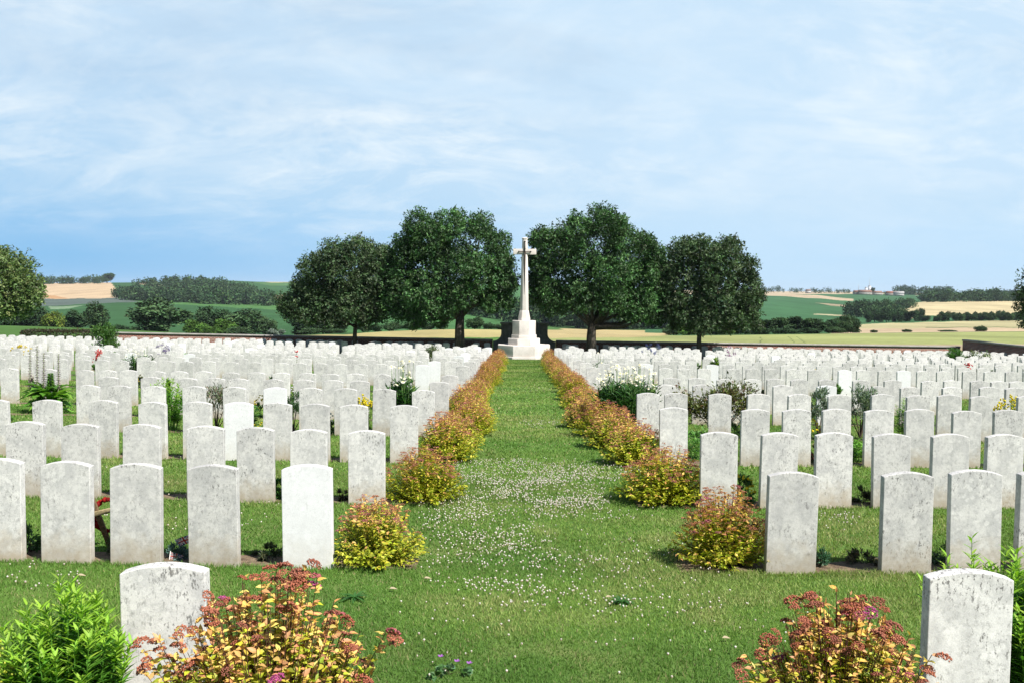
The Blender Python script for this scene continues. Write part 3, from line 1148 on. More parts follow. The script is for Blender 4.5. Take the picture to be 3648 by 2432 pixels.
def stem_plant(name, label, cat, x, y, nst, H, R, leaf_l, leaf_w, cols, nl=30, hero=False, group=None, up=.55, topcols=None, seed=0, flowers=None):
    global RNG
    keep = RNG
    RNG = np.random.default_rng(500 + seed)
    root = thing(name, label, cat, (x, y, gz(x, y)), 0, group)
    P, D, Nn, LL, CC = [], [], [], [], []
    st = MB()
    tips = []
    for k in range(nst):
        a = RNG.uniform(0, 6.28); q = math.sqrt(RNG.uniform(0, 1))
        b = np.array((math.cos(a) * q * R * .5, math.sin(a) * q * R * .5, 0))
        e = np.array((math.cos(a) * q * R, math.sin(a) * q * R, H * RNG.uniform(.7, 1.08) * (1 - .25 * q)))
        st.tube([b, (b + e) / 2 + np.array((0, 0, .01)), e], (.004, .003, .0015), 5, np.array(cols[0]) * .9, False)
        t = np.sort(RNG.uniform(.12, 1, nl)) ** .85
        B = b + (e - b) * t[:, None]
        ph = np.arange(nl) * 2.4 + RNG.uniform(0, 6)
        upk = up + .5 * t ** 3
        d = np.stack((np.cos(ph), np.sin(ph), upk), 1) + RNG.normal(0, .12, (nl, 3))
        P.append(B); D.append(d); Nn.append(np.stack((-np.cos(ph) * .6, -np.sin(ph) * .6, np.ones(nl)), 1))
        LL.append(leaf_l * RNG.uniform(.75, 1.15, nl) * (1 - .35 * t ** 4))
        c = pick(cols, nl, .14)
        if topcols is not None:
            c = np.where((t > .8)[:, None], pick(topcols, nl, .12), c)
        CC.append(c)
        tips.append(e)
    LL = np.concatenate(LL)
    link('foliage', leaf_mesh('foliage', np.concatenate(P), np.concatenate(D), np.concatenate(Nn), LL, LL * leaf_w, np.concatenate(CC), M_LEAF, hero=hero, fold=.2, droop=.1), root)
    st.build('stems', M_STEM, root)
    if flowers:
        fc, fr, nf = flowers
        V, fs, c = blobs(RNG.normal(0, fr * 1.0, (9, 3)), fr * .62, pick(fc, 9, .1), OCT)
        fm = new_mesh('flower_head', V, fs, [M_PETAL], c)
        for t_ in tips[:nf]:
            link('flower_head', fm, root, tuple(t_ + np.array((0, 0, fr))), (RNG.uniform(0, 6), 0, RNG.uniform(0, 6)))
    RNG = keep
    return root


G1 = [(.075, .20, .02), (.10, .24, .025), (.06, .165, .02)]
G1T = [(.22, .40, .03), (.26, .42, .05)]
x, y = px(245, 2400, 3.95), 3.95
stem_plant('leafy_plant', 'bright green narrow-leaved plant left of the nearest grey headstone', 'plant', x, y, 90, .79, .27, .085, .24, G1, 50, True, None, .5, G1T, 1)
x, y = px(3715, 2200, 4.5), 4.5
stem_plant('leafy_plant', 'tall green narrow-leaved plant behind the black-speckled headstone', 'plant', x, y, 80, .86, .32, .09, .25, G1, 54, True, None, .5, G1T, 2)
x, y = px(3480, 2000, 4.75), 4.75
stem_plant('leafy_plant', 'green shoots peeping over the arched top of the black-speckled headstone', 'plant', x, y, 22, .85, .28, .085, .23, G1, 44, True, None, .5, G1T, 3)
x, y = px(20, 2350, 3.8), 3.8
stem_plant('lady_mantle', 'low plant with frothy yellow-green flowers in the bottom corner', 'plant', x, y, 34, .50, .16, .04, .5, [(.10, .19, .05), (.14, .22, .06)], 12, True, None, .3, None, 4, ([(.45, .48, .05), (.5, .5, .08)], .012, 26))


def shrub(name, label, x, y, rx, ry, h, n, ll, cols, cat='shrub', group=None, seed=0, zc=.52, wl=.42, gaps=True, flowers=None, ragged=.12):
    """bush of many leaves round a few stems"""
    global RNG
    keep = RNG
    RNG = np.random.default_rng(900 + seed)
    root = thing(name, label, cat, (x, y, tz(x, y)), 0, group)
    nc = max(6, n // 60)
    d = rdir(nc)
    d[:, 2] = np.abs(d[:, 2]) * 1.0 - .15 * (RNG.random(nc) < .5)
    rad = RNG.uniform(.35, 1.0, nc) ** .6 * (1 + RNG.normal(0, ragged, nc))
    cen = d * rad[:, None] * np.array((rx, ry, h * .55)) + np.array((0, 0, h * .42))
    if h < .6 and rx < .25:      # low plants sit on the soil
        cen = np.stack((d[:, 0] * rad * rx, d[:, 1] * rad * ry, np.abs(d[:, 2]) * rad * h * .82), 1)
    k = RNG.integers(0, nc, n)
    sp = min(rx, h * .5) * .3
    P = cen[k] + RNG.normal(0, sp * .55, (n, 3))
    P[:, 2] = np.clip(P[:, 2], .02, None)
    out = unit(P - np.array((0, 0, h * .3)))
    D = out + rdir(n) * .9 + np.array((0, 0, .2))
    Nn = out * .5 + np.array((0, 0, .6)) + rdir(n) * .6
    s = ll * RNG.uniform(.6, 1.25, n)
    link('foliage', leaf_mesh('foliage', P, D, Nn, s, s * wl, pick(cols, n, .2), M_LEAF, fold=.2, droop=.1), root)
    st = MB()
    for q in range(7):
        e = cen[int(RNG.integers(0, nc))]
        st.tube([(0, 0, 0), e * .5 + np.array((0, 0, .02)), e], (.012 * h + .003, .008 * h, .003), 5, (.08, .06, .04), False)
    st.build('stems', M_STEM, root)
    if flowers:
        fc, fr, nf = flowers
        u_ = rdir(nf); u_[:, 2] = np.abs(u_[:, 2])
        Q = u_ * np.array((rx, ry, h * .6)) * 1.0 + np.array((0, 0, h * .42))
        V, fs, c = blobs(np.zeros((1, 3)), fr, pick(fc, 1, .1), ico(), (1, 1, .7))
        fm = new_mesh('flower', V, fs, [M_PETAL], c)
        for q_ in Q:
            link('flower', fm, root, tuple(q_), (RNG.normal(0, .4), RNG.normal(0, .4), 0), (RNG.uniform(.7, 1.2),) * 3)
    RNG = keep
    return root


# shrubs and flowers standing in the beds, at their places
def bed(u, v, Y):
    return px(u, v, Y), Y


x, y = bed(600, 1430, 16.3)
stem_plant('leafy_plant', 'tall fresh green plant between two grey headstones of the fifth row', 'plant', x, y, 44, .98, .34, .11, .2, [(.085, .23, .025), (.11, .27, .03)], 34, False, None, .5, G1T, 6)
x, y = bed(3222, 1450, 16.3)
stem_plant('leafy_plant', 'slender green spire of foliage beside a right-hand fifth row headstone', 'plant', x, y, 14, .78, .14, .09, .2, [(.07, .19, .025), (.10, .24, .03)], 36, False, None, .5, G1T, 7)
x, y = bed(780, 1490, 13.4)
stem_plant('leafy_plant', 'bright green low shoots left of a white fourth row headstone', 'plant', x, y, 16, .42, .16, .09, .2, G1, 26, False, None, .5, G1T, 8)
x, y = bed(2490, 1500, 13.6)
stem_plant('leafy_plant', 'pale green leafy shoots behind the first right-hand fourth row headstone', 'plant', x, y, 12, .55, .2, .12, .3, [(.12, .27, .06), (.15, .30, .08)], 18, False, None, .4, None, 9)
x, y = bed(3055, 1560, 13.4)
stem_plant('leafy_plant', 'light green low clump between grey headstones of the right fourth row', 'plant', x, y, 14, .34, .2, .12, .34, [(.12, .28, .04), (.15, .32, .05)], 16, False, None, .35, None, 10)
x, y = bed(2560, 1430, 16.4)
shrub('purple_leaved_shrub', 'wide olive and bronze shrub behind the third right-hand fifth row headstone', x, y, .72, .3, .95, 3600, .07, [(.09, .11, .03), (.12, .14, .035), (.12, .07, .04), (.07, .09, .025), (.15, .17, .05)], seed=1, ragged=.2)
x, y = bed(2920, 1440, 16.4)
shrub('silver_leaved_shrub', 'silvery grey-green shrub between the fourth and fifth right fifth row headstones', x, y, .2, .2, .90, 1300, .08, [(.20, .26, .20), (.26, .31, .25), (.14, .2, .13)], seed=2, wl=.25)
x, y = bed(3068, 1440, 16.4)
shrub('silver_leaved_shrub', 'silvery shrub with darker base beside the sixth right fifth row headstone', x, y, .24, .2, .95, 1500, .08, [(.18, .24, .17), (.24, .29, .22), (.12, .18, .11)], seed=3, wl=.25)
x, y = bed(770, 1420, 16.3)
shrub('mottled_shrub', 'sparse grey and pink-tinged plant left of a white fifth row headstone', x, y, .3, .2, .85, 1000, .075, [(.2, .22, .16), (.28, .22, .18), (.12, .17, .08)], seed=4, wl=.25)
x, y = bed(1045, 1430, 16.3)
shrub('dark_fern', 'dark green feathery plant behind the left fourth row headstones', x, y, .18, .18, .72, 900, .08, [(.05, .11, .04), (.07, .14, .05)], seed=5, wl=.18)
x, y = bed(1300, 1420, 16.3)
stem_plant('goldenrod', 'small plant with bright yellow flower heads left of the path', 'plant', x, y, 16, .72, .16, .08, .2, [(.10, .2, .04), (.13, .24, .05)], 20, False, None, .5, None, 11, ([(.66, .55, .03), (.6, .48, .02)], .028, 16))
x, y = bed(3600, 1440, 16.3)
stem_plant('goldenrod', 'wide clump of yellow-tipped green foliage above a right fourth row headstone', 'plant', x, y, 34, .74, .42, .09, .25, [(.13, .24, .04), (.16, .28, .05)], 20, False, None, .5, None, 12, ([(.66, .55, .03), (.6, .48, .02)], .03, 20))
x, y = bed(880, 1440, 16.3)
stem_plant('leafy_plant', 'broad dark leaves between white headstones on the left', 'plant', x, y, 10, .5, .2, .16, .4, [(.05, .14, .03), (.08, .2, .04)], 10, False, None, .4, None, 13)


def daisies(label, x, y, nst, H, R, seed, sy=.7):
    global RNG
    keep = RNG
    RNG = np.random.default_rng(1500 + seed)
    root = thing('daisy_clump', label, 'flowers', (x, y, gz(x, y)), 0, 'clumps of tall white daisies')
    st = MB()
    P, D, Nn, LL, CC = [], [], [], [], []
    Vs, Fs, Cs, n0 = [], [], [], 0
    for k in range(nst):
        a = RNG.uniform(0, 6.28); q = math.sqrt(RNG.uniform(0, 1))
        b = np.array((math.cos(a) * q * R * .7, math.sin(a) * q * R * sy * .7, 0))
        fl = RNG.random() < .38
        hh = H * RNG.uniform(.72, 1.12) if fl else H * RNG.uniform(.5, .8)
        e = np.array((math.cos(a) * q * R + RNG.normal(0, .05), math.sin(a) * q * R * sy, hh))
        st.tube([b, (b + e) / 2, e], (.005, .004, .0025), 4, (.12, .22, .06), False)
        n = 20
        t = RNG.uniform(.05, .72 if fl else 1, n)
        B = b + (e - b) * t[:, None]
        P.append(B); D.append(rdir(n) * np.array((1, 1, .4)) + np.array((0, 0, .8))); Nn.append(np.array((0, 0, 1)) + rdir(n) * .6)
        LL.append(.15 * RNG.uniform(.6, 1.2, n)); CC.append(pick([(.04, .12, .03), (.055, .15, .035), (.03, .09, .025)], n, .15))
        if fl:
            ax = unit(np.array((RNG.normal(0, .5), -.5 + RNG.normal(0, .4), .8)))
            u_ = unit(np.cross(ax, (0, 1, .3))); w_ = np.cross(ax, u_)
            rad = .034 * RNG.uniform(.75, 1.25)
            m_ = 12
            ring = [e + ax * .004]
            for j in range(m_ * 2):
                th = j * math.pi / m_
                r_ = rad if j % 2 == 0 else rad * .72
                ring.append(e + (math.cos(th) * u_ + math.sin(th) * w_) * r_ - ax * .006)
            Vs.append(np.array(ring)); Fs.append(np.array([(0, 1 + j, 1 + (j + 1) % (2 * m_)) for j in range(2 * m_)]) + n0)
            Cs.append(np.array([(.55, .48, .1)] + [(.72, .72, .69)] * (2 * m_))); n0 += 2 * m_ + 1
    LL = np.concatenate(LL)
    link('foliage', leaf_mesh('foliage', np.concatenate(P), np.concatenate(D), np.concatenate(Nn), LL, LL * .16, np.concatenate(CC), M_LEAF, fold=.2, droop=.2), root)
    st.build('stems', M_STEM, root)
    link('flowers', new_mesh('flowers', np.concatenate(Vs), np.concatenate(Fs), [M_PETAL], np.concatenate(Cs)), root)
    RNG = keep


x, y = bed(2235, 1400, 17.2)
daisies('broad clump of tall white daisies beside the spirea right of the path', x, y, 300, 1.08, .54, 1)
x, y = bed(1432, 1400, 16.35)
daisies('narrow clump of tall white daisies between fifth row headstones left of path', x, y, 90, 1.14, .24, 2)
x, y = bed(490, 1290, 29.8)
daisies('far clump of white daisies among headstones left of the path', x, y, 60, 1.0, .42, 3)
x, y = bed(2050, 1290, 31)
daisies('small white daisies behind the right spirea hedge', x + .9, y, 20, .95, .3, 4)


def acanthus():
    x, y = bed(172, 1430, 19.1)
    root = thing('acanthus', 'dark glossy lobed plant with four tall purple-white flower spikes', 'plant', (x, y, gz(x, y)))
    V, Fc, C = [], [], []
    n0 = 0
    for k in range(60):
        a = RNG.uniform(0, 6.28)
        b = np.array((math.cos(a) * .08, math.sin(a) * .08, RNG.uniform(.08, .50)))
        ln = RNG.uniform(.40, .60)
        el = RNG.uniform(-.1, .95)
        d = np.array((math.cos(a) * math.cos(el), math.sin(a) * math.cos(el) * .7, math.sin(el)))
        s_ = unit(np.cross(d, (0, 0, 1)))
        up = np.cross(s_, d)
        nseg = 8
        c = pick([(.09, .23, .025), (.15, .32, .04), (.21, .38, .05)], 1, .15)[0]
        for j in range(nseg + 1):
            t = j / nseg
            cpos = b + d * ln * t - np.array((0, 0, 1)) * (t ** 2) * ln * .38
            w = .13 * math.sin(math.pi * min(1, t * .92 + .08)) * (1 if j % 2 == 0 else .55) + .004
            V += [cpos + s_ * w + up * w * .3, cpos - up * .01, cpos - s_ * w + up * w * .3]
            C += [c, c * .8, c]
        for j in range(nseg):
            q = n0 + j * 3
            Fc += [(q, q + 1, q + 4, q + 3), (q + 1, q + 2, q + 5, q + 4)]
        n0 += (nseg + 1) * 3
    link('foliage', new_mesh('foliage', np.array(V), Fc, [M_LEAF], np.array(C)), root)
    for (u, vt, vb) in ((107, 1247, 1390), (132, 1232, 1380), (156, 1257, 1380), (208, 1260, 1385), (180, 1330, 1390)):
        t = at(u, vt, y) - np.array(root.location)
        b = at(u, vb, y) - np.array(root.location)
        mb = MB()
        mb.tube([b * np.array((.6, .6, 0)), b, t], (.012, .01, .006), 6, (.16, .2, .09))
        P = []
        Cc = []
        Dd = []
        nn = 70
        tt = np.linspace(0, 1, nn)
        ph = np.arange(nn) * 2.4
        dd = np.stack((np.cos(ph), np.sin(ph), np.full(nn, .25)), 1)
        Bp = b + (t - b) * tt[:, None]
        green = u == 180
        cols = np.where((np.arange(nn) % 2 == 0)[:, None], pick([(.13, .055, .09), (.17, .08, .11)], nn, .15), pick([(.40, .32, .34), (.3, .22, .25)], nn, .1))
        if green:
            cols = pick([(.08, .19, .03), (.12, .25, .04)], nn, .15)
        s = (.055 * (1.1 - .45 * tt)) * (2.0 if green else 1)
        sp = mb.build('flower_spike', M_STEM, root)
        link('florets', leaf_mesh('florets', Bp, dd, np.array((0, 0, 1.0)) + 0 * dd, s, s * .6, cols, M_PETAL, fold=.3, droop=.25), sp)


acanthus()

# shrubs rising above the far rows
x, y = bed(375, 1200, 42)
shrub('round_bush', 'rounded green bush rising above the far headstones before the brown hedge', x, y, .5, .5, 1.72, 3000, .11, [(.05, .12, .025), (.07, .16, .03), (.10, .20, .04)], seed=20)
x, y = bed(3402, 1240, 44)
shrub('round_bush', 'green bush in front of the side wall end on the right', x, y, .34, .34, 1.25, 1500, .13, [(.05, .15, .025), (.08, .2, .035)], seed=21, wl=.25)
x, y = bed(1540, 1250, 43)
shrub('round_bush', 'grey-green bush among far headstones between the left trees', x, y, .42, .3, .95, 1200, .1, [(.14, .17, .09), (.18, .22, .12)], seed=22)
x, y = bed(3480, 1260, 46)
shrub('rose_bush', 'pale-flowered thin bush before the right side wall', x, y, .6, .3, 1.0, 500, .1, [(.12, .18, .07), (.2, .22, .1)], seed=23, flowers=([(.75, .7, .66)], .04, 30))
x, y = bed(1200, 1270, 36)
shrub('round_bush', 'small yellow-green bush left of the second tree trunk', x, y, .2, .2, .8, 500, .1, [(.12, .2, .03), (.25, .27, .03)], seed=24)
x, y = bed(2545, 1300, 32.6)
shrub('round_bush', 'narrow yellow-green bush between far right headstones', x, y, .16, .16, .9, 500, .1, [(.10, .2, .02), (.16, .26, .03)], seed=25)
x, y = bed(575, 1245, 38.2)
stem_plant('lavender', 'clump of blue-purple lavender among far headstones on the left', 'flowers', x, y, 40, .88, .4, .07, .15, [(.14, .18, .12)], 8, False, None, .6, None, 30, ([(.16, .13, .27), (.2, .16, .3)], .03, 40))
x, y = bed(2600, 1250, 41)
stem_plant('loosestrife', 'magenta flower spikes above far headstones beneath the right tree', 'flowers', x, y, 14, 1.05, .25, .08, .2, [(.1, .18, .05)], 12, False, None, .6, None, 31, ([(.36, .1, .3), (.3, .08, .26)], .035, 14))
x, y = bed(2330, 1260, 41)
stem_plant('delphinium', 'thin blue-flowered stems above far headstones right of the cross', 'flowers', x, y, 14, 1.25, .55, .08, .2, [(.12, .18, .07)], 12, False, None, .6, None, 32, ([(.12, .14, .34), (.1, .12, .3)], .03, 14))
x, y = bed(80, 1230, 36)
stem_plant('yellow_flowers', 'yellow flowers among far headstones at the left edge', 'flowers', x, y, 24, .86, .4, .08, .2, [(.1, .18, .05)], 12, False, None, .6, None, 33, ([(.66, .5, .03)], .035, 24))
x, y = bed(352, 1250, 33)
stem_plant('red_roses', 'red flowers beside headstones below the rounded bush', 'flowers', x, y, 10, .8, .12, .08, .4, [(.06, .12, .04)], 16, False, None, .4, None, 34, ([(.55, .03, .025)], .04, 10))
x, y = bed(3450, 1300, 29.6)
stem_plant('red_roses', 'single red rose above a headstone on the far right', 'flowers', x, y, 3, .98, .06, .08, .4, [(.06, .12, .04)], 12, False, None, .4, None, 35, ([(.55, .03, .025)], .04, 3))
x, y = bed(1055, 1275, 32.4)
stem_plant('red_roses', 'single red rose above left mid-distance headstones', 'flowers', x, y, 2, 1.0, .05, .08, .4, [(.06, .12, .04)], 10, False, None, .4, None, 36, ([(.55, .03, .025)], .04, 2))

# low planting in the beds of the front rows: each behind a given gap
LOW = [
    ('low_plant', 'dark green leafy plant between the first two headstones of left second row', 108, 1880, 7.5, .12, .34, [(.05, .11, .03), (.07, .15, .04)], 500, .055),
    ('cushion_plant', 'blue-grey cushion plant between second row headstones, beneath small flags', 640, 1960, 7.45, .10, .15, [(.09, .16, .14), (.12, .2, .17)], 900, .03),
    ('cushion_plant', 'dark green cushion plant at the foot of first right second row headstone', 2925, 1990, 7.42, .07, .18, [(.035, .10, .05), (.05, .13, .06)], 700, .03),
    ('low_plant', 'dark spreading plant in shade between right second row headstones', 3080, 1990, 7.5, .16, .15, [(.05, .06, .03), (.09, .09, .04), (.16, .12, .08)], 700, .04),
    ('low_plant', 'small dark plant left of the white second row headstone', 960, 1980, 7.5, .14, .14, [(.05, .07, .03), (.08, .09, .04)], 500, .04),
    ('low_plant', 'dark green rosette beside third row headstones left of the white stone', 1000, 1750, 10.1, .1, .25, [(.05, .13, .03), (.08, .2, .04)], 300, .08),
    ('low_plant', 'dry dark clump left of the last left third row headstone', 1210, 1770, 10.1, .14, .1, [(.09, .07, .04), (.12, .1, .05)], 300, .05),
    ('low_plant', 'dark low plant between right third row headstones', 3075, 1750, 10.1, .14, .18, [(.05, .07, .03), (.1, .09, .05)], 500, .05),
    ('red_spirea', 'reddish spirea with pink flowers behind the first right second row headstone', 2690, 1800, 8.0, .2, .5, [(.14, .07, .04), (.09, .11, .03), (.2, .09, .05)], 900, .055),
    ('low_plant', 'grey-green plant with faded leaves in left third row', 420, 1960, 7.5, .1, .12, [(.12, .14, .08), (.07, .1, .04)], 300, .035),
    ('low_plant', 'dark green low shrub between headstones of the right third row gap', 3160, 1660, 12.6 - 2.4, .1, .25, [(.03, .07, .02), (.05, .1, .03)], 400, .05),
    ('red_leaved_plant', 'small red-leaved plant below the silvery shrub on the right', 2912, 1500, 13.3, .1, .4, [(.25, .07, .04), (.1, .14, .04)], 300, .1),
    ('low_plant', 'tangle of dark stems and leaves in right fourth row', 2780, 1480, 13.6, .18, .42, [(.06, .09, .03), (.09, .12, .05)], 700, .06),
    ('low_plant', 'dark low plant between second and third right second row headstones', 3360, 1985, 7.5, .1, .2, [(.05, .09, .05), (.07, .12, .06)], 400, .035),
    ('low_plant', 'leafy green rosette left of the lobed acanthus', 30, 1500, 16.3, .15, .2, [(.06, .15, .03), (.09, .2, .04)], 300, .08),
]
for k, (nm, lb, u, v, Y, r_, h, cols, n, ll) in enumerate(LOW):
    shrub(nm, lb, px(u, v, Y), Y, r_, r_ * .8, h, n, ll, cols, 'plant', None, 60 + k, wl=.3)
# scattered small planting further back, tied to the stones of each row
rp = random.Random(77)
cand = [s for s in individual if s[0] >= 2]
rp.shuffle(cand)
KINDS = [('low_plant', 'low green plant', [(.05, .13, .03), (.08, .19, .04)], None), ('low_plant', 'small dark plant', [(.04, .08, .03), (.08, .09, .04)], None),
         ('flowering_plant', 'small yellow-flowered plant', [(.08, .16, .04)], ([(.66, .52, .03)], .02, 24)), ('flowering_plant', 'small red-flowered plant', [(.06, .12, .04)], ([(.5, .03, .03)], .025, 9)),
         ('flowering_plant', 'small white-flowered plant', [(.09, .17, .05)], ([(.8, .8, .76)], .02, 24)), ('leafy_plant', 'upright green plant', [(.08, .2, .03), (.11, .25, .04)], None)]
for (r, side, i, x, y, wh) in cand[:74]:
    nm, lb, cols, fl = KINDS[rp.randrange(6)]
    h = rp.uniform(.25, .55) if nm != 'leafy_plant' else rp.uniform(.55, .8)
    sg = -1 if side == 'L' else 1
    xx = x + sg * .3
    shrub(nm, f'{lb} beside the {ORD[i]} headstone {SIDE[side]} the path, {ORD[r]} row', xx, y + .2, .13, .12, h, 260, .07 if y < 25 else .09, cols, 'plant', 'small plants in the headstone beds', 200 + int(y * 10) + i, wl=.35, flowers=fl)

# pink and yellow bits, mallow, rosettes, fallen leaves in the lawn
x, y = hit(1600, 2400)
root = shrub('mallow', 'low mallow plant with three purple flowers in the foreground lawn', x, y, .13, .07, .05, 90, .035, [(.10, .2, .08), (.13, .24, .1)], 'plant', None, 301, wl=.9)
for (u, v) in ((1570, 2378), (1628, 2395), (1672, 2402)):
    a, b = hit(u, v)
    m_ = MB()
    for j in range(5):
        th = j * 2 * math.pi / 5
        c0 = np.array((a - x, b - y, .06))
        d0 = np.array((math.cos(th), math.sin(th), .5)); s0 = np.array((-math.sin(th), math.cos(th), 0))
        m_.add([c0, c0 + d0 * .012 + s0 * .007, c0 + d0 * .02, c0 + d0 * .012 - s0 * .007], [(0, 1, 2, 3)], (.36, .12, .45))
    m_.build('flower', M_PETAL, root)
for k, (u, v, lb) in enumerate(((1262, 2135, 'dark green rosette weed in the lawn right of the nearest left spirea'), (2215, 2150, 'flat grey-green weed in the middle of the clover lawn'))):
    x, y = hit(u, v)
    root = thing('weed_rosette', lb, 'weed', (x, y, gz(x, y)))
    n = 26
    ph = np.arange(n) * 2.4
    d = np.stack((np.cos(ph), np.sin(ph), RNG.uniform(.1, .8, n)), 1)
    link('foliage', leaf_mesh('foliage', np.zeros((n, 3)) + np.array((0, 0, .01)), d, np.array((0, 0, 1.0)) + 0 * d, RNG.uniform(.07, .13, n), .018, pick([(.035, .12, .025), (.05, .15, .03)], n, .1), M_LEAF, hero=True, droop=.3), root)
for k, (u, v, lb) in enumerate(((1402, 2110, 'pale dry leaf on the grass right of the nearest left spirea'), (1525, 2072, 'tan dry leaf in grass before the second left spirea'), (2172, 2140, 'pinkish dry leaf among clover in mid lawn'),
                                (290, 2062, 'pale dead leaf on the grass left of the nearest grey headstone'), (2590, 2288, 'brown dead leaf lying on the right lawn'))):
    x, y = hit(u, v)
    o = link('dry_leaf', leaf_mesh('dry_leaf', np.array([(-.03, 0, .03)]), np.array([(1, .3, .05)]), np.array([(0.2, -.4, 1)]), .06, .022, np.array([(.45, .36, .24)]), M_LEAF, hero=True, droop=.25), None, (x, y, gz(x, y)))
    tag(o, lb, 'leaf')

# ------------------------------------------------------------------ remembrance cross, poppy wreath, flags
Yc = 7.62
b = at(402, 1968, Yc); b[2] = gz(b[0], Yc) - .02
t = at(345, 1762, Yc); t[1] -= .10
root = thing('wooden_cross', 'leaning brown wooden cross with red poppy wreath between second row headstones', 'cross', tuple(b))
ax = unit(t - b)
ln = float(np.linalg.norm(t - b))
M = Matrix.Translation((0, 0, 0)) @ Vector((0, 0, 1)).rotation_difference(Vector(ax)).to_matrix().to_4x4()
mb = MB(); mb.box((-.02, -.012, 0), (.02, .012, ln), (.15, .10, .055), M)
mb.build('upright', M_WOOD, root, bevel=.002)
mb = MB(); mb.box((-.04, -.03, ln * .70), (.24, -.0125, ln * .70 + .038), (.36, .29, .16), M)
mb.build('crossbar', M_WOOD, root, bevel=.002)
V, fs, C = [], [], []
th = RNG.uniform(0, 6.28, 60)
c0 = np.array(M @ Vector((.05, .04, ln * .62)))
P = np.stack((c0[0] + .11 * np.cos(th), c0[1] + .012 + RNG.normal(0, .01, 60), c0[2] + .13 * np.sin(th)), 1)
V, fs, C = blobs(P, RNG.uniform(.015, .03, 60), pick([(.30, .014, .012), (.2, .01, .01)], 60, .15), ico())
wr = link('poppy_wreath', new_mesh('poppy_wreath', V, fs, [M_PETAL], C), None, tuple(b))
tag(wr, 'red poppy wreath hanging on the leaning wooden cross', 'wreath')
mb = MB()
for k in range(3):
    z0 = ln * (.62 - .13 * k)
    mb.box((-.0225, -.0145, z0), (.0225, .0145, z0 + .004), (.3, .12, .08), M)
mb.build('binding_cord', M_WOOD, root)


def flag(label, u, v, Y, tilt, az, size):
    p = at(u, v, Y)
    root = thing('small_flag', label, 'flag', tuple(p), az, 'small union flags at a grave')
    n, m_ = 24, 16
    V, C = [], []
    for j in range(m_ + 1):
        for i in range(n + 1):
            a, b_ = i / n, j / m_
            wv = math.sin(a * 5 + b_ * 2) * .012 * a
            V.append((a * size, wv, b_ * size * .6 - .3 * a * a * size * .6))
            X_, Y_ = (a - .5) * 2, (b_ - .5) * 1.2
            c = (.02, .03, .12)
            dg = min(abs(Y_ - X_ * .6), abs(Y_ + X_ * .6))
            if dg < .16: c = (.7, .68, .66)
            if dg < .07: c = (.42, .05, .035)
            if abs(X_) < .2 or abs(Y_) < .2: c = (.7, .68, .66)
            if abs(X_) < .11 or abs(Y_) < .12: c = (.42, .05, .035)
            C.append(c)
    fs = [(j * (n + 1) + i, j * (n + 1) + i + 1, (j + 1) * (n + 1) + i + 1, (j + 1) * (n + 1) + i) for j in range(m_) for i in range(n)]
    me = new_mesh('cloth', np.array(V), fs, [M_PETAL], np.array(C), smooth=True)
    fl = link('cloth', me, root, (0, 0, 0), (0, tilt, 0))
    mb = MB()
    mb.tube([(0, 0, -.12), (0, 0, size * .68)], (.003, .003), 6, (.7, .68, .62))
    mb.build('stick', M_PAINT, root, rot=(0, tilt, 0))
    return root


flag('small union flag drooping over a blue-grey cushion plant, upper of two', 640, 1948, 7.5, -.5, .3, .115)
flag('small union flag lying low beside third second-row headstone, lower of two', 603, 1992, 7.36, .15, .2, .10)

# ------------------------------------------------------------------ memorial cross
def octa(w):
    r = w / 2 / math.cos(math.pi / 8)
    return [(r * math.cos(math.pi / 8 + k * math.pi / 4), r * math.sin(math.pi / 8 + k * math.pi / 4)) for k in range(8)]


Yx = 55.4
cx = px(1866, 1270, Yx)
cz = gz(cx, Yx - 1.5)
root = thing('memorial_cross', 'tall white stone cross with bronze sword on stepped octagonal base', 'memorial', (cx, Yx, cz), math.radians(-.4), scale=Yx / 58.2)
z = 0.0
k = Yx / 58.0
sizes = [('step', 3.36, .15), ('step', 3.14, .66), ('step', 1.92, .37), ('step', 1.52, .22), ('plinth', 1.41, .86)]
for nm, w, h in sizes:
    mb = MB(); mb.prism(octa(w), z, octa(w), z + h)
    mb.build(nm, M_CROSS, root, bevel=.018)
    z += h
mb = MB(); mb.prism(octa(.73), z, octa(.73), z + .14); mb.prism(octa(.73), z + .142, octa(.54), z + .62)
mb.build('shaft_base', M_CROSS, root, bevel=.012); z += .62
z_sh = z
mb = MB(); mb.prism(octa(.53), z, octa(.36), z + 3.38)
mb.build('shaft', M_CROSS, root, bevel=.008); z += 3.38
mb = MB(); mb.box((-.70, -.15, z), (.70, .15, z + .34))
mb.build('cross_arms', M_CROSS, root, bevel=.012)
mb = MB(); mb.prism(octa(.35), z + .34, octa(.31), z + .93)
mb.build('upper_shaft', M_CROSS, root, bevel=.008)
mb = MB(); mb.prism(octa(.36), z + .93, octa(.38), z + .99); mb.prism(octa(.38), z + .992, octa(.26), z + 1.03)
mb.build('cap', M_CROSS, root, bevel=.006)
sw = MB()
f0 = -.27
def fy(zz):    # front face of the shaft
    return -(.265 + (.18 - .265) * (zz - z_sh) / 3.38) - .03
zt = z + .78
zg = z + .17
zb = z - 2.40
sw.tube([(0, fy(z) - .02, zg), (0, fy(z) - .0, zt - .05)], (.035, .03), 8)
V, fs, C = blobs(np.array([(0, fy(z), zt), (-.36, fy(z) + .0, zg), (.36, fy(z), zg)]), np.array((.065, .055, .055)), np.ones((3, 3)), ico())
sw.add(V, fs.tolist())
sw.tube([(-.36, fy(z), zg), (.36, fy(z), zg)], (.026, .026), 8)
y1, y2 = fy(z), fy(zb)
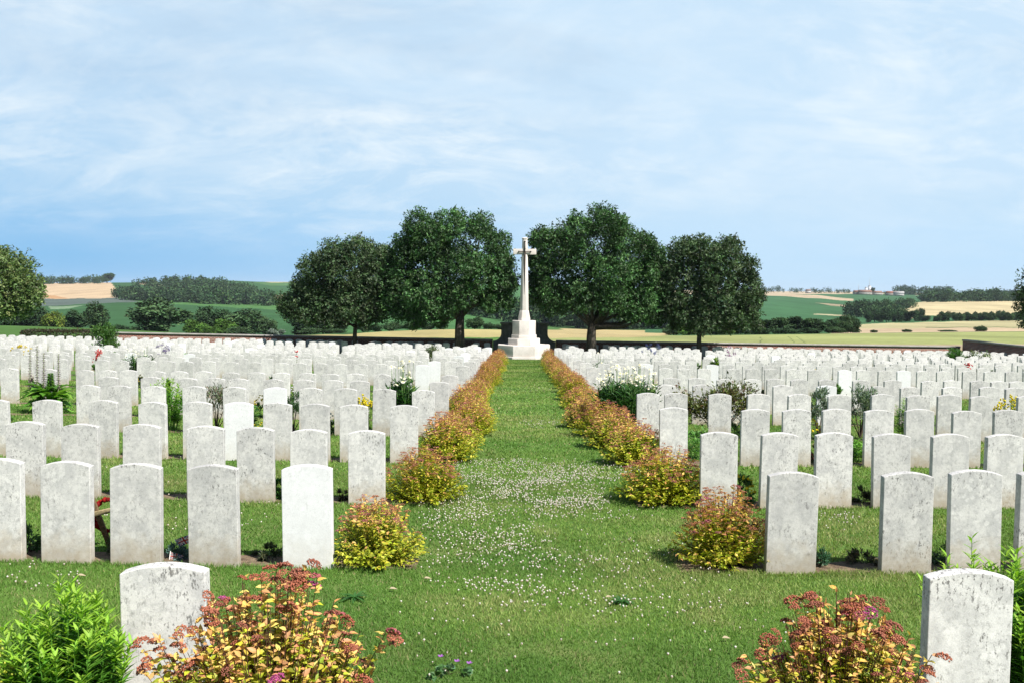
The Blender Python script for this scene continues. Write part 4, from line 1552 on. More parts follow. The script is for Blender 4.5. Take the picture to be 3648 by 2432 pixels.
sw.add([(-.062, y1, zg), (0, y1 - .035, zg), (.062, y1, zg), (0, y2, zb), (0, y1 + .03, zg), (0, y2 + .03, zb)],
       [(0, 1, 3), (1, 2, 3), (2, 4, 5, 3), (4, 0, 3, 5), (0, 4, 2, 1)])
sw.build('bronze_sword', M_BRONZE, root)

# ------------------------------------------------------------------ walls, screen, hedge
YW = 60.95
xl, xr = px(404, 1190, YW), px(3418, 1230, YW)
segs = 40


def wall_run(name, label, x0, x1, xs_gap=None):
    root = thing(name, label, 'wall')
    b, c = MB(), MB()
    xx = np.linspace(x0, x1, segs)
    for m_, z0, z1, t in ((b, -.25, .91, .11), (c, .91, 1.02, .16)):
        V, fs = [], []
        for x in xx:
            g = gz(x, YW)
            V += [(x, YW - t, g + z0), (x, YW + t, g + z0), (x, YW + t, g + z1), (x, YW - t, g + z1)]
        for i in range(segs - 1):
            for j in range(4):
                fs.append((i*4 + j, i*4 + 4 + j, i*4 + 4 + (j+1) % 4, i*4 + (j+1) % 4))
        fs += [(0, 1, 2, 3), tuple(reversed(range((segs-1)*4, segs*4)))]
        m_.add(V, fs)
    b.build('brickwork', M_BRICK, root)
    c.build('coping', M_COPING, root)


scx = px(1868, 1200, YW)
wall_run('brick_wall', 'long low red brick wall with stone coping left of the cross', xl, scx - 2.02)
wall_run('brick_wall', 'long low red brick wall with stone coping right of the cross', scx + 2.02, xr)
# raised stone screen with swept shoulders behind the cross
root = thing('stone_screen', 'stone screen, tree shade painted into its colour, with curved shoulders behind the cross', 'wall', (scx, YW, gz(scx, YW)))
prof = [(-2.0, -.2), (2.0, -.2), (2.0, .92)]
for k in range(9):
    a = k / 8 * math.pi / 2
    prof.append((2.0 - .52 * math.sin(a), 1.42 - .5 * math.cos(a)))
prof += [(1.48, 2.0), (-1.48, 2.0)]
for k in range(8, -1, -1):
    a = k / 8 * math.pi / 2
    prof.append((-2.0 + .52 * math.sin(a), 1.42 - .5 * math.cos(a)))
prof.append((-2.0, .92))
n = len(prof)
mb = MB()
mb.add([(x, -.22, z) for x, z in prof] + [(x, .22, z) for x, z in prof],
       [tuple(range(n)), tuple(range(2*n - 1, n - 1, -1))] + [((i+1) % n, i, n + i, n + (i+1) % n) for i in range(n)])
mb.build('screen_wall', M_SCREEN, root)
mb = MB(); mb.box((-1.55, -.29, 2.0), (1.55, .29, 2.12))
mb.build('coping', M_SCREEN, root, bevel=.02)
for s in (-1, 1):
    mb = MB(); mb.box((s * .95 - .1, -.27, 0), (s * .95 + .1, -.222, 2.0))
    mb.build('pilaster', M_SCREEN, root)
# side wall on the right running towards the viewer
root = thing('brick_wall', 'dark brick side wall sloping out of the picture on the right', 'wall')
b, c = MB(), MB()
ang = .0075
for m_, dz0, dz1, t in ((b, -1.5, 0, .12), (c, 0, .1, .17)):
    V, fs = [], []
    yy = np.linspace(36, 60.7, 12)
    for y in yy:
        x = xr + .2 + ang * (y - 61)
        top = -1.16 + .004 * (60 - y)
        V += [(x - t, y, top + dz0), (x + t, y, top + dz0), (x + t, y, top + dz1), (x - t, y, top + dz1)]
    for i in range(11):
        for j in range(4):
            fs.append((i*4 + j, i*4 + (j+1) % 4, i*4 + 4 + (j+1) % 4, i*4 + 4 + j))
    fs += [(3, 2, 1, 0), (44, 45, 46, 47)]
    m_.add(V, fs)
b.build('brickwork', M_BRICK, root)
c.build('coping', M_COPING, root)


def hedge(name, label, x0, x1, y0, y1, h, cols, n, ll, m_=M_LEAF):
    root = thing(name, label, 'hedge', ((x0 + x1) / 2, y0, gz((x0 + x1) / 2, y0)))
    w, d = x1 - x0, y1 - y0
    P = np.stack((RNG.uniform(-w/2, w/2, n), RNG.uniform(0, d, n), RNG.uniform(0, h, n)), 1)
    f = RNG.integers(0, 3, n)
    P[f == 0, 1] = RNG.normal(.04, .05, (f == 0).sum())
    P[f == 1, 2] = h + RNG.normal(0, .04, (f == 1).sum())
    e = (f == 2) & (RNG.random(n) < .5)
    P[e, 0] = np.where(RNG.random(e.sum()) < .5, -w/2, w/2) + RNG.normal(0, .04, e.sum())
    D = rdir(n) + np.array((0, -.3, .4))
    s = ll * RNG.uniform(.6, 1.2, n)
    link('foliage', leaf_mesh('foliage', P, D, rdir(n) + np.array((0, -.5, .6)), s, s * .6, pick(cols, n, .25), m_), root)
    mb = MB()
    for k in range(int(w / .5)):
        x = -w/2 + .25 + k * .5
        mb.tube([(x, d/2, 0), (x + .05, d/2, h * .8)], (.03, .015), 5, (.06, .045, .03))
    mb.build('stems', M_STEM, root)


hedge('clipped_hedge', 'clipped dark brown hedge behind the far left headstones', px(72, 1195, 59.5), px(352, 1195, 59.5), 59.5, 60.8, 1.0, [(.045, .04, .02), (.07, .055, .025), (.035, .045, .02)], 9000, .10)

# ------------------------------------------------------------------ trees
def crown_from(lobes, n, ll, cols, m_, cl=6, wl=.5, sub=0):
    """leaf sprays on and in a set of balls (centre x, y, z, r)"""
    lobes = np.array(lobes, float)
    if sub:
        q = np.repeat(lobes, sub, 0)
        dd = rdir(len(q))
        dd[:, 2] = dd[:, 2] * .9 + .1
        cen = q[:, :3] + dd * q[:, 3:4] * RNG.uniform(.4, .84, (len(q), 1))
        lobes = np.concatenate((lobes * np.array((1, 1, 1, .97)), np.concatenate((cen, q[:, 3:4] * RNG.uniform(.24, .40, (len(q), 1))), 1)))
    w = lobes[:, 3] ** 1.8
    nc = n // cl
    k = RNG.choice(len(lobes), nc, p=w / w.sum())
    d = rdir(nc)
    rad = lobes[k, 3] * (RNG.uniform(.25, 1.0, nc) ** .4) * (1 + RNG.normal(0, .08, nc))
    C = lobes[k, :3] + d * rad[:, None]
    cc = pick(cols, nc, .18) * np.clip(1 + RNG.normal(0, .22, (len(lobes), 1)), .5, 1.6)[k]
    P = np.repeat(C, cl, 0) + RNG.normal(0, ll * .35, (nc * cl, 3))
    o = np.repeat(d, cl, 0)
    D = o * .5 + rdir(nc * cl) + np.array((0, 0, .05))
    Nn = o * .55 + np.array((0, -.1, .55)) + rdir(nc * cl) * .75
    s = ll * RNG.uniform(.6, 1.25, nc * cl)
    col = np.repeat(cc, cl, 0) * (1 + RNG.normal(0, .12, (nc * cl, 1)))
    return leaf_mesh('crown', P, D, Nn, s, s * wl, np.clip(col, .003, .9), m_, fold=.22, droop=.12)


def trunk_from(base_r, pts, limbs, k=12):
    mb = MB()
    m_ = len(pts)
    rad = [base_r * (1.35 if i == 0 else 1.0 - .35 * i / (m_ - 1)) for i in range(m_)]
    mb.tube(pts, rad, k)
    top = np.array(pts[-1], float)
    for e in limbs:
        e = np.array(e, float)
        s = top - np.array((0, 0, RNG.uniform(0, .35)))
        mid = s * .5 + e * .5 + np.array((0, 0, -.08 * np.linalg.norm(e - s)))
        r0 = base_r * RNG.uniform(.32, .5)
        mb.tube([s, s * .75 + mid * .25 + (mid - s) * .1, mid, mid * .4 + e * .6, e], [r0, r0 * .85, r0 * .6, r0 * .4, r0 * .2], 7)
    return mb.mesh('trunk', [M_BARK], True)


def big_tree(label, Y, tu, tr, fork_v, lobes, n, ll, cols, name='oak_tree', group='dark broadleaf trees by the far wall', limbs_uv=()):
    bx = px(tu, 1220, Y)
    bz = tz(bx, Y)
    root = thing(name, label, 'tree', (bx, Y, bz), 0, group)
    L3 = []
    us = [l[0] for l in lobes]
    Rc = (max(us) - min(us)) / 2 / F * Y + .4
    uc = (max(us) + min(us)) / 2
    for (u, v, r) in lobes:
        rm = r * 1.03 / F * Y
        p = at(u, v, Y) - np.array((bx, Y, bz))
        L3.append((p[0], RNG.uniform(-.3, .3), p[2], rm))
        dx = (u - uc) / F * Y
        dep = math.sqrt(max(0, Rc ** 2 - dx ** 2)) * .58
        if dep > .5:
            for s in (-1, 1):
                L3.append((p[0] * .96, s * dep * RNG.uniform(.75, 1.1), p[2] + RNG.uniform(-.2, .05), rm * RNG.uniform(.75, .95)))
    fz = at(tu, fork_v, Y)[2] - bz
    pts = [(0, 0, -.15), (.02, 0, .35), (.0, 0, fz * .6), (.04, .02, fz)]
    lim = [np.array(L3[int(i)][:3]) for i in RNG.choice(len(L3), 9, replace=False)]
    for (u, v) in limbs_uv:
        lim.append(at(u, v, Y) - np.array((bx, Y, bz)))
    link('trunk', trunk_from(tr, pts, lim), root)
    link('crown', crown_from(L3, n, ll, cols, M_TREELEAF, sub=7), root)
    return root


DK = [(.036, .092, .026), (.050, .120, .034), (.070, .145, .044), (.046, .080, .032)]
DK2 = [(.044, .084, .032), (.058, .104, .040), (.072, .118, .048), (.054, .072, .036)]
big_tree('dark broadleaf tree, outermost on the left, with low spreading crown and slim trunk', 58.0, 1264, .17, 1150,
         [(1190, 905, 62), (1280, 893, 62), (1340, 935, 60), (1120, 955, 58), (1220, 980, 90), (1320, 1010, 80), (1090, 1035, 62), (1170, 1070, 80), (1270, 1085, 75), (1350, 1095, 58), (1062, 1090, 52), (1110, 1120, 42), (1200, 1125, 45), (1310, 1130, 38), (1042, 1105, 36), (1375, 1030, 45), (1385, 960, 50), (1400, 1070, 45), (1012, 1075, 35), (1375, 905, 36)], 66000, .165, DK2)
big_tree('large dark green tree left of the cross with thick straight trunk', 57.6, 1637, .37, 1110,
         [(1495, 805, 62), (1530, 860, 80), (1610, 795, 62), (1712, 812, 60), (1775, 870, 52), (1800, 940, 48), (1450, 905, 66), (1610, 930, 110), (1725, 970, 95), (1430, 1000, 68), (1520, 1035, 88), (1790, 1010, 56), (1650, 1055, 68), (1755, 1065, 48), (1460, 1085, 52), (1545, 1100, 45), (1600, 1105, 38), (1400, 1060, 40), (1500, 1120, 30), (1820, 1000, 36), (1398, 960, 48), (1385, 1062, 52), (1425, 1105, 44), (1480, 1140, 32), (1560, 1145, 22), (1810, 1075, 30), (1430, 870, 40)], 96000, .165, DK, limbs_uv=((1580, 1090), (1700, 1060), (1640, 1000)))
big_tree('large dark green tree right of the cross with forked trunk', 57.9, 2106, .37, 1150,
         [(2140, 792, 66), (2050, 822, 64), (1965, 865, 66), (1915, 850, 38), (1932, 955, 58), (2215, 862, 70), (2290, 872, 48), (2060, 925, 98), (2180, 965, 98), (2290, 975, 66), (1955, 1035, 58), (2060, 1045, 78), (2170, 1062, 66), (2280, 1075, 64), (2328, 1030, 46), (1995, 1085, 38), (2315, 1120, 34), (2240, 1110, 40), (1915, 1060, 34), (2318, 950, 40), (2338, 905, 42), (2350, 985, 42), (2355, 1075, 42), (1893, 920, 32), (1900, 1005, 36), (2345, 1125, 28), (1950, 1100, 26), (2200, 800, 36)], 96000, .165, DK, limbs_uv=((2190, 1075), (2215, 1050), (2060, 1060), (2110, 1000)))
big_tree('dark broadleaf tree, outermost on the right, with two-peaked crown and slim trunk', 57.5, 2490, .18, 1165,
         [(2432, 895, 56), (2490, 885, 50), (2590, 893, 55), (2650, 950, 52), (2540, 955, 78), (2420, 985, 68), (2640, 1035, 62), (2530, 1055, 88), (2410, 1085, 58), (2662, 1105, 46), (2590, 1135, 52), (2480, 1142, 48), (2685, 1080, 32), (2375, 1040, 36), (2682, 1000, 26), (2372, 955, 42), (2352, 1010, 36), (2365, 1105, 42), (2698, 1045, 32), (2690, 1150, 28), (2420, 1140, 36), (2625, 1145, 36), (2545, 1145, 34)], 64000, .165, DK2)
LG = [(.12, .18, .05), (.09, .145, .04), (.16, .21, .075)]
big_tree('sunlit light green tree cut off by the left picture edge', 66.0, -60, .3, 1110,
         [(-20, 930, 70), (50, 950, 65), (-90, 960, 80), (90, 1000, 50), (40, 1040, 75), (-60, 1050, 90), (110, 1060, 42), (60, 1105, 40), (-120, 1000, 80), (-20, 1110, 40), (118, 1030, 30)], 30000, .22, LG, 'broadleaf_tree', None)
big_tree('dark tree just showing at the right picture edge', 57.0, 3860, .3, 1150,
         [(3700, 1010, 60), (3780, 960, 90), (3690, 1090, 55), (3660, 1140, 30), (3850, 1000, 110), (3760, 1090, 80), (3870, 1100, 90), (3950, 1040, 80), (3655, 1050, 34)], 20000, .17, DK2, 'broadleaf_tree', None)

# far trees: prototypes a few metres wide, copied
def far_proto(seed, cols, shape='round', n=4200):
    global RNG
    keep = RNG
    RNG = np.random.default_rng(3000 + seed)
    root = thing('tree' if shape != 'bush' else 'bush', 'x', 'tree')
    lb = []
    for k in range(13):
        d = rdir(1)[0]
        if shape == 'round':
            c = d * np.array((.30, .30, .25)) + np.array((0, 0, .60))
            lb.append((*c, RNG.uniform(.13, .21)))
            if k < 4: lb.append((RNG.normal(0, .17), RNG.normal(0, .17), RNG.uniform(.14, .3), .15))
        elif shape == 'tall':
            lb.append((RNG.normal(0, .11), RNG.normal(0, .11), RNG.uniform(.25, .88), RNG.uniform(.1, .16)))
        else:
            c = d * np.array((.36, .36, .26)) + np.array((0, 0, .45))
            lb.append((*c, RNG.uniform(.16, .24)))
    link('crown', crown_from(lb, n, .075, cols, M_FAR, 5, .6), root)
    link('trunk', trunk_from(.028, [(0, 0, -.08), (0, 0, .1), (.01, 0, .35)], [np.array(l[:3]) for l in lb[:4]], 6), root)
    RNG = keep
    return root


FD = [(.030, .062, .028), (.038, .075, .030), (.045, .08, .035)]
FM = [(.055, .10, .042), (.065, .115, .045), (.05, .09, .04)]
FB = [(.085, .17, .03), (.07, .14, .03), (.1, .19, .04)]
FY = [(.13, .17, .03), (.10, .15, .03)]
FS = [(.20, .25, .2), (.15, .2, .15)]
FP = [far_proto(0, FD), far_proto(1, FM), far_proto(2, FB, 'bush'), far_proto(3, FY, 'bush'), far_proto(4, FD, 'tall'), far_proto(5, FD, 'bush'), far_proto(6, FM, 'bush'), far_proto(7, FS, 'bush'), far_proto(8, FM, 'tall')]
fpu = [False] * len(FP)


def far_tree(k, u, Y, vtop, wpx, label, group, cat='tree', name=None, sink=0.02):
    """tree whose top is at elevation vtop, wpx wide"""
    x = (u - 1824) / F * Y
    z = tz(x, Y)
    vb = tv(u, Y)
    h = max(.6, (vb - vtop) / F * Y)
    w = wpx * 1.22 / F * Y
    o = FP[k] if not fpu[k] else copy_tree(FP[k])
    fpu[k] = True
    if name: o.name = name
    o.location = (x, Y, z - sink * h)
    wf = {0: .95, 1: .95, 4: .55, 8: .55}.get(k, 1.1)
    o.scale = (w / wf, w / wf, h / .98)
    o.rotation_euler = (0, 0, random.uniform(0, 6.28))
    tag(o, label, cat, group)


GV = 'trees along the valley beyond the left hedge'
for (k, u, Y, vt, w, lb) in (
        (0, 20, 200, 1090, 120, 'dark green valley tree at the left edge beneath the sunlit tree'), (0, 118, 205, 1092, 100, 'dark valley tree right of the sunlit left edge tree'),
        (3, 192, 198, 1100, 66, 'yellow-green small valley tree between dark ones'), (0, 262, 202, 1104, 78, 'dark round valley tree right of the yellow-green one'),
        (1, 335, 205, 1078, 84, 'tall light green valley tree standing by itself'), (5, 410, 200, 1150, 70, 'low dark bush right of the tall light green tree'),
        (5, 462, 200, 1158, 60, 'low bush left of the largest valley tree'), (1, 575, 190, 1066, 185, 'largest broad grey-green tree in the left valley'),
        (2, 690, 185, 1134, 76, 'bright green bush at foot of the largest valley tree'), (0, 745, 196, 1092, 90, 'dark tree right of the largest valley tree'), (0, 808, 197, 1104, 80, 'second dark tree right of the largest valley tree'),
        (2, 800, 184, 1130, 84, 'bright green bush before the second dark valley tree'), (1, 880, 188, 1104, 140, 'wide mid-green tree near the left end of the brick wall'), (6, 950, 186, 1126, 70, 'mid-green bush right of the wide valley tree'),
        (7, 985, 180, 1166, 50, 'small silvery bush behind the brick wall'), (2, 745, 180, 1160, 60, 'low bright green bush behind the wall'), (6, 850, 178, 1160, 90, 'low dull green bush behind the wall')):
    far_tree(k, u, Y, vt, w, lb, GV)
GB = 'bushes along the yellow field'
for (k, u, Y, vt, w, lb) in (
        (0, 1090, 200, 1120, 100, 'dark tree under the outermost left oak'), (1, 1150, 200, 1115, 90, 'mid-green tree seen under the left oak crown'), (0, 1210, 200, 1122, 80, 'dark tree left of the slim left trunk'), (6, 1105, 175, 1165, 80, 'low bush under the left oak'), (6, 1190, 175, 1168, 70, 'second low bush under the left oak'),
        (6, 1295, 178, 1140, 50, 'bush just right of the slim left trunk'), (5, 1345, 178, 1150, 46, 'small dark bush by yellow field, second right of slim trunk'), (6, 1400, 178, 1142, 60, 'brownish bush beneath the drooping branches'), (6, 1460, 178, 1145, 60, 'rounded bush left of the thick trunk'), (5, 1520, 178, 1148, 50, 'dark bush left of the thick trunk, fourth by yellow field'),
        (1, 1570, 178, 1140, 50, 'taller bush left of the thick trunk'), (1, 1690, 178, 1130, 56, 'round bush right of the thick trunk'), (5, 1740, 178, 1146, 40, 'dark bush between the thick trunk and the cross'), (6, 1775, 178, 1152, 40, 'small bush beside the cross base')):
    far_tree(k, u, Y, vt, w, lb, GB, 'bush' if k in (2, 3, 5, 6) else 'tree')
GH = 'hedgerow trees beyond the green wheat'
hr = [(6, 2400, 1150, 70, 170), (2, 2445, 1158, 60, 168), (6, 2530, 1150, 70, 170), (2, 2585, 1160, 60, 168), (5, 2640, 1148, 60, 172), (8, 2690, 1130, 46, 176), (4, 2728, 1138, 44, 176), (8, 2762, 1128, 46, 176), (8, 2798, 1132, 44, 176), (4, 2838, 1126, 46, 176), (8, 2878, 1132, 46, 176), (4, 2912, 1134, 46, 176),
      (5, 2700, 1165, 90, 170), (5, 2800, 1165, 100, 170), (5, 2890, 1165, 80, 170), (0, 2965, 1138, 50, 182), (1, 3000, 1124, 60, 190), (0, 3040, 1126, 52, 195), (6, 2970, 1160, 56, 175), (6, 2985, 1166, 50, 173), (5, 3022, 1150, 50, 180)]
for i, (k, u, vt, w, Y) in enumerate(hr):
    far_tree(k, u, Y, vt, w, f'green hedgerow tree, {ORD[i]} rightwards from the outermost right oak, behind the wheat' if i < 20 else 'last low hedgerow tree before the tan field', GH)
GT = 'tree line between the two tan fields'
u = 3095
i = 0
while u < 3660:
    if 3300 < u < 3335:
        u += 20
        continue
    Y = 452 + random.uniform(-6, 6)
    vb = tv(u, Y)
    h = random.uniform(30, 44) if u < 3300 else random.uniform(26, 36)
    if 3270 < u < 3300: h = 46
    if abs(u - 3320) < 25: h = 20
    far_tree(random.choice((0, 4, 0, 1)), u, Y, vb - h, random.uniform(24, 34), f'dark tree, {ORD[i]} rightwards in the tree line between tan fields' if i < len(ORD) else 'dark tree at the right end of tree line', GT)
    i += 1
    u += random.uniform(15, 24)
GF = 'single bushes dotted in the tan field'
for (u, vt, w, lb) in ((3113, 1173, 22, 'tiny bush in the tan field, leftmost of four'), (3232, 1171, 34, 'small round bush in the tan field, second of four'), (3375, 1175, 60, 'flat low bush in the tan field, third of four'), (3492, 1157, 42, 'largest round bush in the tan field near right edge')):
    far_tree(5, u, 235, vt, w, lb, GF, 'bush')
far_tree(8, 382, 1560, 972, 34, 'lone tall tree on the left skyline at the end of a tree row', None)


def wood(name, label, pts, cols, n_each=150, k=1.0):
    """mass of tree crowns (u, Y, height m, width m)"""
    L3 = []
    for (u, Y, h, w) in pts:
        x = (u - 1824) / F * Y
        z = tz(x, Y)
        for q in range(3):
            L3.append((x + random.gauss(0, w * .18), Y + random.gauss(0, w * .18), z + h * random.uniform(.35, .75), w * .36))
        L3.append((x, Y, z + h * .3, w * .42))
    Wm = float(np.mean([p[3] for p in pts]))
    lob = np.array(L3)
    # squash so that clumps keep the wanted height
    me = crown_from(lob, int(n_each * 1.7) * len(pts), Wm * .17, cols, M_FAR, 5, .65)
    o = link(name, me)
    tag(o, label, 'wood', None, 'stuff')


def scatter(poly, n, yfun, h, w):
    P = np.array(poly, float)
    out = []
    while len(out) < n:
        u = random.uniform(P[:, 0].min(), P[:, 0].max())
        Y = random.uniform(P[:, 1].min(), P[:, 1].max())
        if inpoly(np.array([u]), np.array([Y]), poly)[0]:
            out.append((u, Y, h * random.uniform(.8, 1.2), w * random.uniform(.8, 1.2)))
    return out


WD = [(.028, .060, .028), (.038, .078, .032), (.052, .092, .036)]
wood('wood', 'dark wooded hill beyond the left fields', scatter([(405, 860), (520, 800), (700, 740), (870, 730), (980, 760), (960, 880), (900, 1000), (870, 1180), (760, 1240), (640, 1230), (470, 1190), (640, 1040), (600, 920), (420, 930)], 270, None, 9.5, 12), WD, 130)
wood('wood', 'low row of distant trees on the left skyline', [(random.uniform(145, 362), random.uniform(1500, 1560), 12 * random.uniform(.8, 1.1), 12) for _ in range(46)], WD, 80)
wood('wood', 'dark wood on the slope behind the left oak and cross', scatter([(1440, 520), (1900, 420), (1900, 520), (1460, 640)], 70, None, 10, 10), WD, 130)
wood('wood', 'dark wood at the valley foot behind the right trees', scatter([(1880, 420), (2440, 400), (2440, 480), (1880, 500)], 120, None, 11, 9), WD, 170)
wood('wood', 'dark clump of trees on the right green slope', scatter([(3012, 590), (3100, 540), (3170, 545), (3170, 640), (3060, 680), (3012, 660)], 34, None, 8.5, 8), WD, 150)
wood('wood', 'short tree row right of the dark clump on the slope', [(random.uniform(3165, 3265), random.uniform(735, 770), 6.5, 7) for _ in range(18)], WD, 110)
wood('wood', 'small trees below the dark clump on the slope', scatter([(3095, 500), (3200, 480), (3240, 500), (3130, 530)], 20, None, 7.0, 6), WD, 130)
wood('wood', 'long dark wood along the far right skyline', scatter([(3290, 900), (3700, 880), (3900, 900), (3900, 1010), (3290, 1000)], 150, None, 10, 11), WD, 100)
wood('wood', 'distant wood right of the village on the skyline', scatter([(3195, 1700), (3265, 1700), (3380, 1650), (3380, 1760), (3195, 1800)], 36, None, 14, 16), WD, 80)
pts = []
for (u0, u1, n, h) in ((2690, 2752, 12, 11), (2764, 2772, 3, 13), (2784, 2796, 3, 8), (2806, 2866, 10, 9), (2880, 2905, 6, 10), (2905, 2930, 5, 7), (2932, 2950, 4, 10), (2950, 3000, 8, 8), (3000, 3012, 3, 10), (3010, 3030, 3, 7), (3135, 3160, 3, 6)):
    for k in range(n):
        pts.append((random.uniform(u0, u1), random.uniform(1750, 1820), h * random.uniform(.8, 1.15), h * .9))
wood('wood', 'scattered distant trees along the right skyline', pts, WD, 60)


# village on the right skyline
def house(u, Y, w, d, h, rh, wallc, roofc, label, rz):
    wallc = tuple(c * .55 for c in wallc); roofc = tuple(c * .6 for c in roofc)
    x = (u - 1824) / F * Y
    z = tz(x, Y) - .3
    root = thing('house', label, 'house', (x, Y, z), rz, 'houses of the distant village')
    mb = MB(); mb.box((-w/2, -d/2, 0), (w/2, d/2, h), wallc)
    mb.build('wall', M_PAINT, root)
    mb = MB()
    e = .4
    mb.add([(-w/2 - e, -d/2 - e, h), (w/2 + e, -d/2 - e, h), (w/2 + e, d/2 + e, h), (-w/2 - e, d/2 + e, h), (-w/2 - e, 0, h + rh), (w/2 + e, 0, h + rh)],
           [(0, 1, 5, 4), (2, 3, 4, 5), (0, 4, 3), (1, 2, 5), (3, 2, 1, 0)], roofc)
    mb.build('roof', M_PAINT, root)
    mb = MB()
    for s in (-.28, .05, .3):
        mb.box((w * s - .5, -d/2 - .04, 1.0), (w * s + .5, -d/2 + .02, 2.2), (.05, .05, .055))
    mb.build('windows', M_PAINT, root)


hs = [(3052, 1650, 14, 8, 4, 3.5, (.55, .5, .44), (.36, .18, .12), 'leftmost pale house with red roof in the skyline village'),
      (3078, 1640, 22, 9, 4.5, 4, (.6, .56, .5), (.34, .2, .15), 'long pale house below the silos'),
      (3100, 1660, 12, 8, 5, 3.5, (.5, .46, .42), (.3, .17, .13), 'house right beside the silos'),
      (3122, 1640, 16, 8, 4, 3.2, (.62, .58, .52), (.36, .22, .17), 'village house right of the dark conifer'),
      (3172, 1600, 18, 9, 4, 3.5, (.55, .48, .42), (.4, .16, .1), 'red-roofed village house before the skyline wood'),
      (3198, 1570, 16, 8, 4.5, 3, (.78, .76, .72), (.62, .6, .58), 'white house at the right end of the village'),
      (2876, 1700, 8, 7, 5, 2.5, (.75, .73, .7), (.3, .2, .16), 'lone white house among skyline trees left of village')]
for i, (u, Y, w, d, h, rh, a, b_, lb) in enumerate(hs):
    house(u, Y, w, d, h, rh, a, b_, lb, random.uniform(-.4, .4))
for (u, w, h, lb) in ((3082, 5, 12, 'shorter grey silo in the skyline village'), (3094, 5.5, 15, 'taller grey silo in the skyline village')):
    Y = 1670
    x = (u - 1824) / F * Y
    root = thing('silo', lb, 'silo', (x, Y, tz(x, Y)), 0, 'village silos')
    mb = MB(); mb.tube([(0, 0, -.5), (0, 0, h)], (w / 2, w / 2), 14, (.5, .52, .54)); mb.build('body', M_PAINT, root)
    mb = MB(); mb.tube([(0, 0, h + .01), (0, 0, h + 1.6)], (w / 2 + .2, .3), 14, (.42, .44, .46)); mb.build('roof', M_PAINT, root)
Y = 1672
for (u, h, lb) in ((3093, 30, 'tall thin radio mast behind the silos'), (3055, 18, 'short thin mast left of the silos')):
    x = (u - 1824) / F * (Y + 12)
    mb = MB(); mb.tube([(0, 0, -1), (0, 0, h * .6), (0, 0, h)], (.45, .3, .12), 6, (.4, .4, .42)); mb.tube([(-1.6, 0, h * .82), (1.6, 0, h * .82)], (.12, .12), 5, (.4, .4, .42))
    o = mb.build('radio_mast', M_PAINT, None, loc=(x, Y + 12, tz(x, Y + 12)))
    tag(o, lb, 'mast', 'village masts')
far_tree(4, 3106, 1640, 1024, 10, 'dark conical tree beside the village silos', None)

# ------------------------------------------------------------------ thin summer haze
mb = MB(); mb.box((-8000, -60, LOW_Z - 1.0), (8000, 7300, max(HIGH_Z + 22, 42)))
m, nt, out = mat('air')
pv = N(nt, 'VolumePrincipled')
pv.inputs['Color'].default_value = (.78, .88, 1, 1)
pv.inputs['Density'].default_value = HAZE
L(nt, pv.outputs[0], out.inputs['Volume'])
if HAZE > 0:
    tag(mb.build('haze', m), 'thin bluish summer haze over the far fields', 'haze', kind='stuff')

# ------------------------------------------------------------------ light, sky, camera
SUN_EL, SUN_AZ = 50.0, 46.0     # elevation; degrees to the right of straight behind the camera
a = math.radians(SUN_AZ)
sd = Vector((math.sin(a) * math.cos(math.radians(SUN_EL)), -math.cos(a) * math.cos(math.radians(SUN_EL)), math.sin(math.radians(SUN_EL))))
ld = bpy.data.lights.new('sun', 'SUN')
ld.energy = 5.0
ld.angle = math.radians(.53)
ld.color = (1.0, .965, .915)
lo = bpy.data.objects.new('sun', ld)
COL.objects.link(lo)
lo.rotation_euler = (-sd).to_track_quat('-Z', 'Y').to_euler()

w = bpy.data.worlds.new('World')
S.world = w
w.use_nodes = True
nt = w.node_tree
bg = nt.nodes['Background']
sky = nt.nodes.new('ShaderNodeTexSky')
sky.sky_type = 'NISHITA'
sky.sun_disc = False
sky.sun_elevation = math.radians(SUN_EL)
sky.sun_rotation = math.atan2(sd.x, sd.y)
sky.air_density = 1.0
sky.dust_density = .25
sky.ozone_density = 2.2
tc = nt.nodes.new('ShaderNodeTexCoord')
sp = nt.nodes.new('ShaderNodeSeparateXYZ')
nt.links.new(tc.outputs['Generated'], sp.inputs[0])
# thin high cloud: a flat layer, noise stretched along one wind direction
zc = mth(nt, 'MAXIMUM', sp.outputs[2], .0)
den = mth(nt, 'ADD', zc, .33)
cv = nt.nodes.new('ShaderNodeCombineXYZ')
nt.links.new(mth(nt, 'DIVIDE', sp.outputs[0], den), cv.inputs[0])
nt.links.new(mth(nt, 'DIVIDE', sp.outputs[1], den), cv.inputs[1])
mp = nt.nodes.new('ShaderNodeMapping')
mp.inputs['Rotation'].default_value = (0, 0, math.radians(24))
mp.inputs['Scale'].default_value = (.8, 1.15, 1)
mp.inputs['Location'].default_value = (3.7, 1.3, 0)
nt.links.new(cv.outputs[0], mp.inputs[0])
def wn(sc, det, rough, dist=0.0):
    n = nt.nodes.new('ShaderNodeTexNoise')
    n.inputs['Scale'].default_value = sc
    n.inputs['Detail'].default_value = det
    n.inputs['Roughness'].default_value = rough
    n.inputs['Distortion'].default_value = dist
    nt.links.new(mp.outputs[0], n.inputs['Vector'])
    return n.outputs[0]
veil = ramp(nt, wn(1.1, 6, .6, .3), .34, .64)
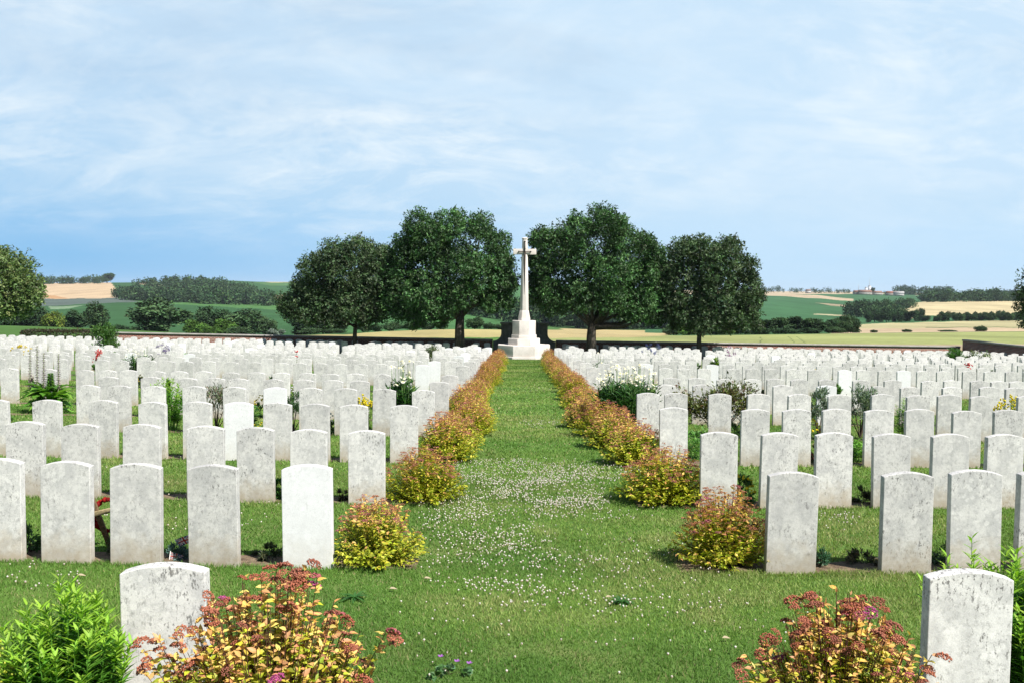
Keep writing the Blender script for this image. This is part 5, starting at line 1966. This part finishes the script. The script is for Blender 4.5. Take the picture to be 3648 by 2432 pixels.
wisp = mth(nt, 'ADD', mth(nt, 'MULTIPLY', ramp(nt, wn(3.0, 9, .66, .8), .44, .68), .6), mth(nt, 'MULTIPLY', ramp(nt, wn(7.5, 8, .62, .6), .46, .72), .45))
big = ramp(nt, wn(.8, 3, .5, .2), .38, .60)
# the cloud field is in front of the viewer; overhead and behind it is clear
front = mth(nt, 'MULTIPLY', ramp(nt, sp.outputs[1], -.1, .5), ramp(nt, zc, .75, .4))
lr = ramp(nt, sp.outputs[0], -.42, .22)
low = mix(nt, lr, (2.45, 5.35, 8.6), (5.2, 7.6, 9.8))
c = mix(nt, mth(nt, 'MULTIPLY', front, ramp(nt, zc, .26, .06)), sky.outputs[0], low)
hz = mth(nt, 'ADD', ramp(nt, zc, .03, .14), mth(nt, 'MULTIPLY', lr, .25))
cov = mth(nt, 'MULTIPLY', mth(nt, 'MULTIPLY', front, hz), mth(nt, 'ADD', .62, mth(nt, 'MULTIPLY', veil, .38)))
c = mix(nt, mth(nt, 'MINIMUM', cov, .97), c, (6.1, 8.0, 9.8))
wf = mth(nt, 'MULTIPLY', mth(nt, 'MULTIPLY', mth(nt, 'MINIMUM', mth(nt, 'MULTIPLY', wisp, 1.12), 1.0), mth(nt, 'ADD', .3, mth(nt, 'MULTIPLY', big, .7))), mth(nt, 'MULTIPLY', front, mth(nt, 'MINIMUM', hz, 1.0)))
c = mix(nt, mth(nt, 'MULTIPLY', wf, .95), c, (9.8, 10.3, 10.4))
nt.links.new(c, bg.inputs[0])
bg.inputs[1].default_value = .06

cam = bpy.data.cameras.new('camera')
cam.sensor_width = 36
cam.lens = 36 * F / 3648
cam.clip_end = 20000
cam.clip_start = .05
co = bpy.data.objects.new('camera', cam)
COL.objects.link(co)
co.matrix_world = Matrix.Translation((0, 0, EYE)) @ (Matrix.Rotation(math.radians(90) - PITCH, 4, 'X') @ Matrix.Rotation(ROLL, 4, 'Z'))
S.camera = co
S.view_settings.view_transform = 'Standard'
S.view_settings.look = 'None'
S.view_settings.exposure = .76
S.view_settings.gamma = 1
S.cycles.max_bounces = 6
S.cycles.transparent_max_bounces = 4
S.cycles.use_denoising = True
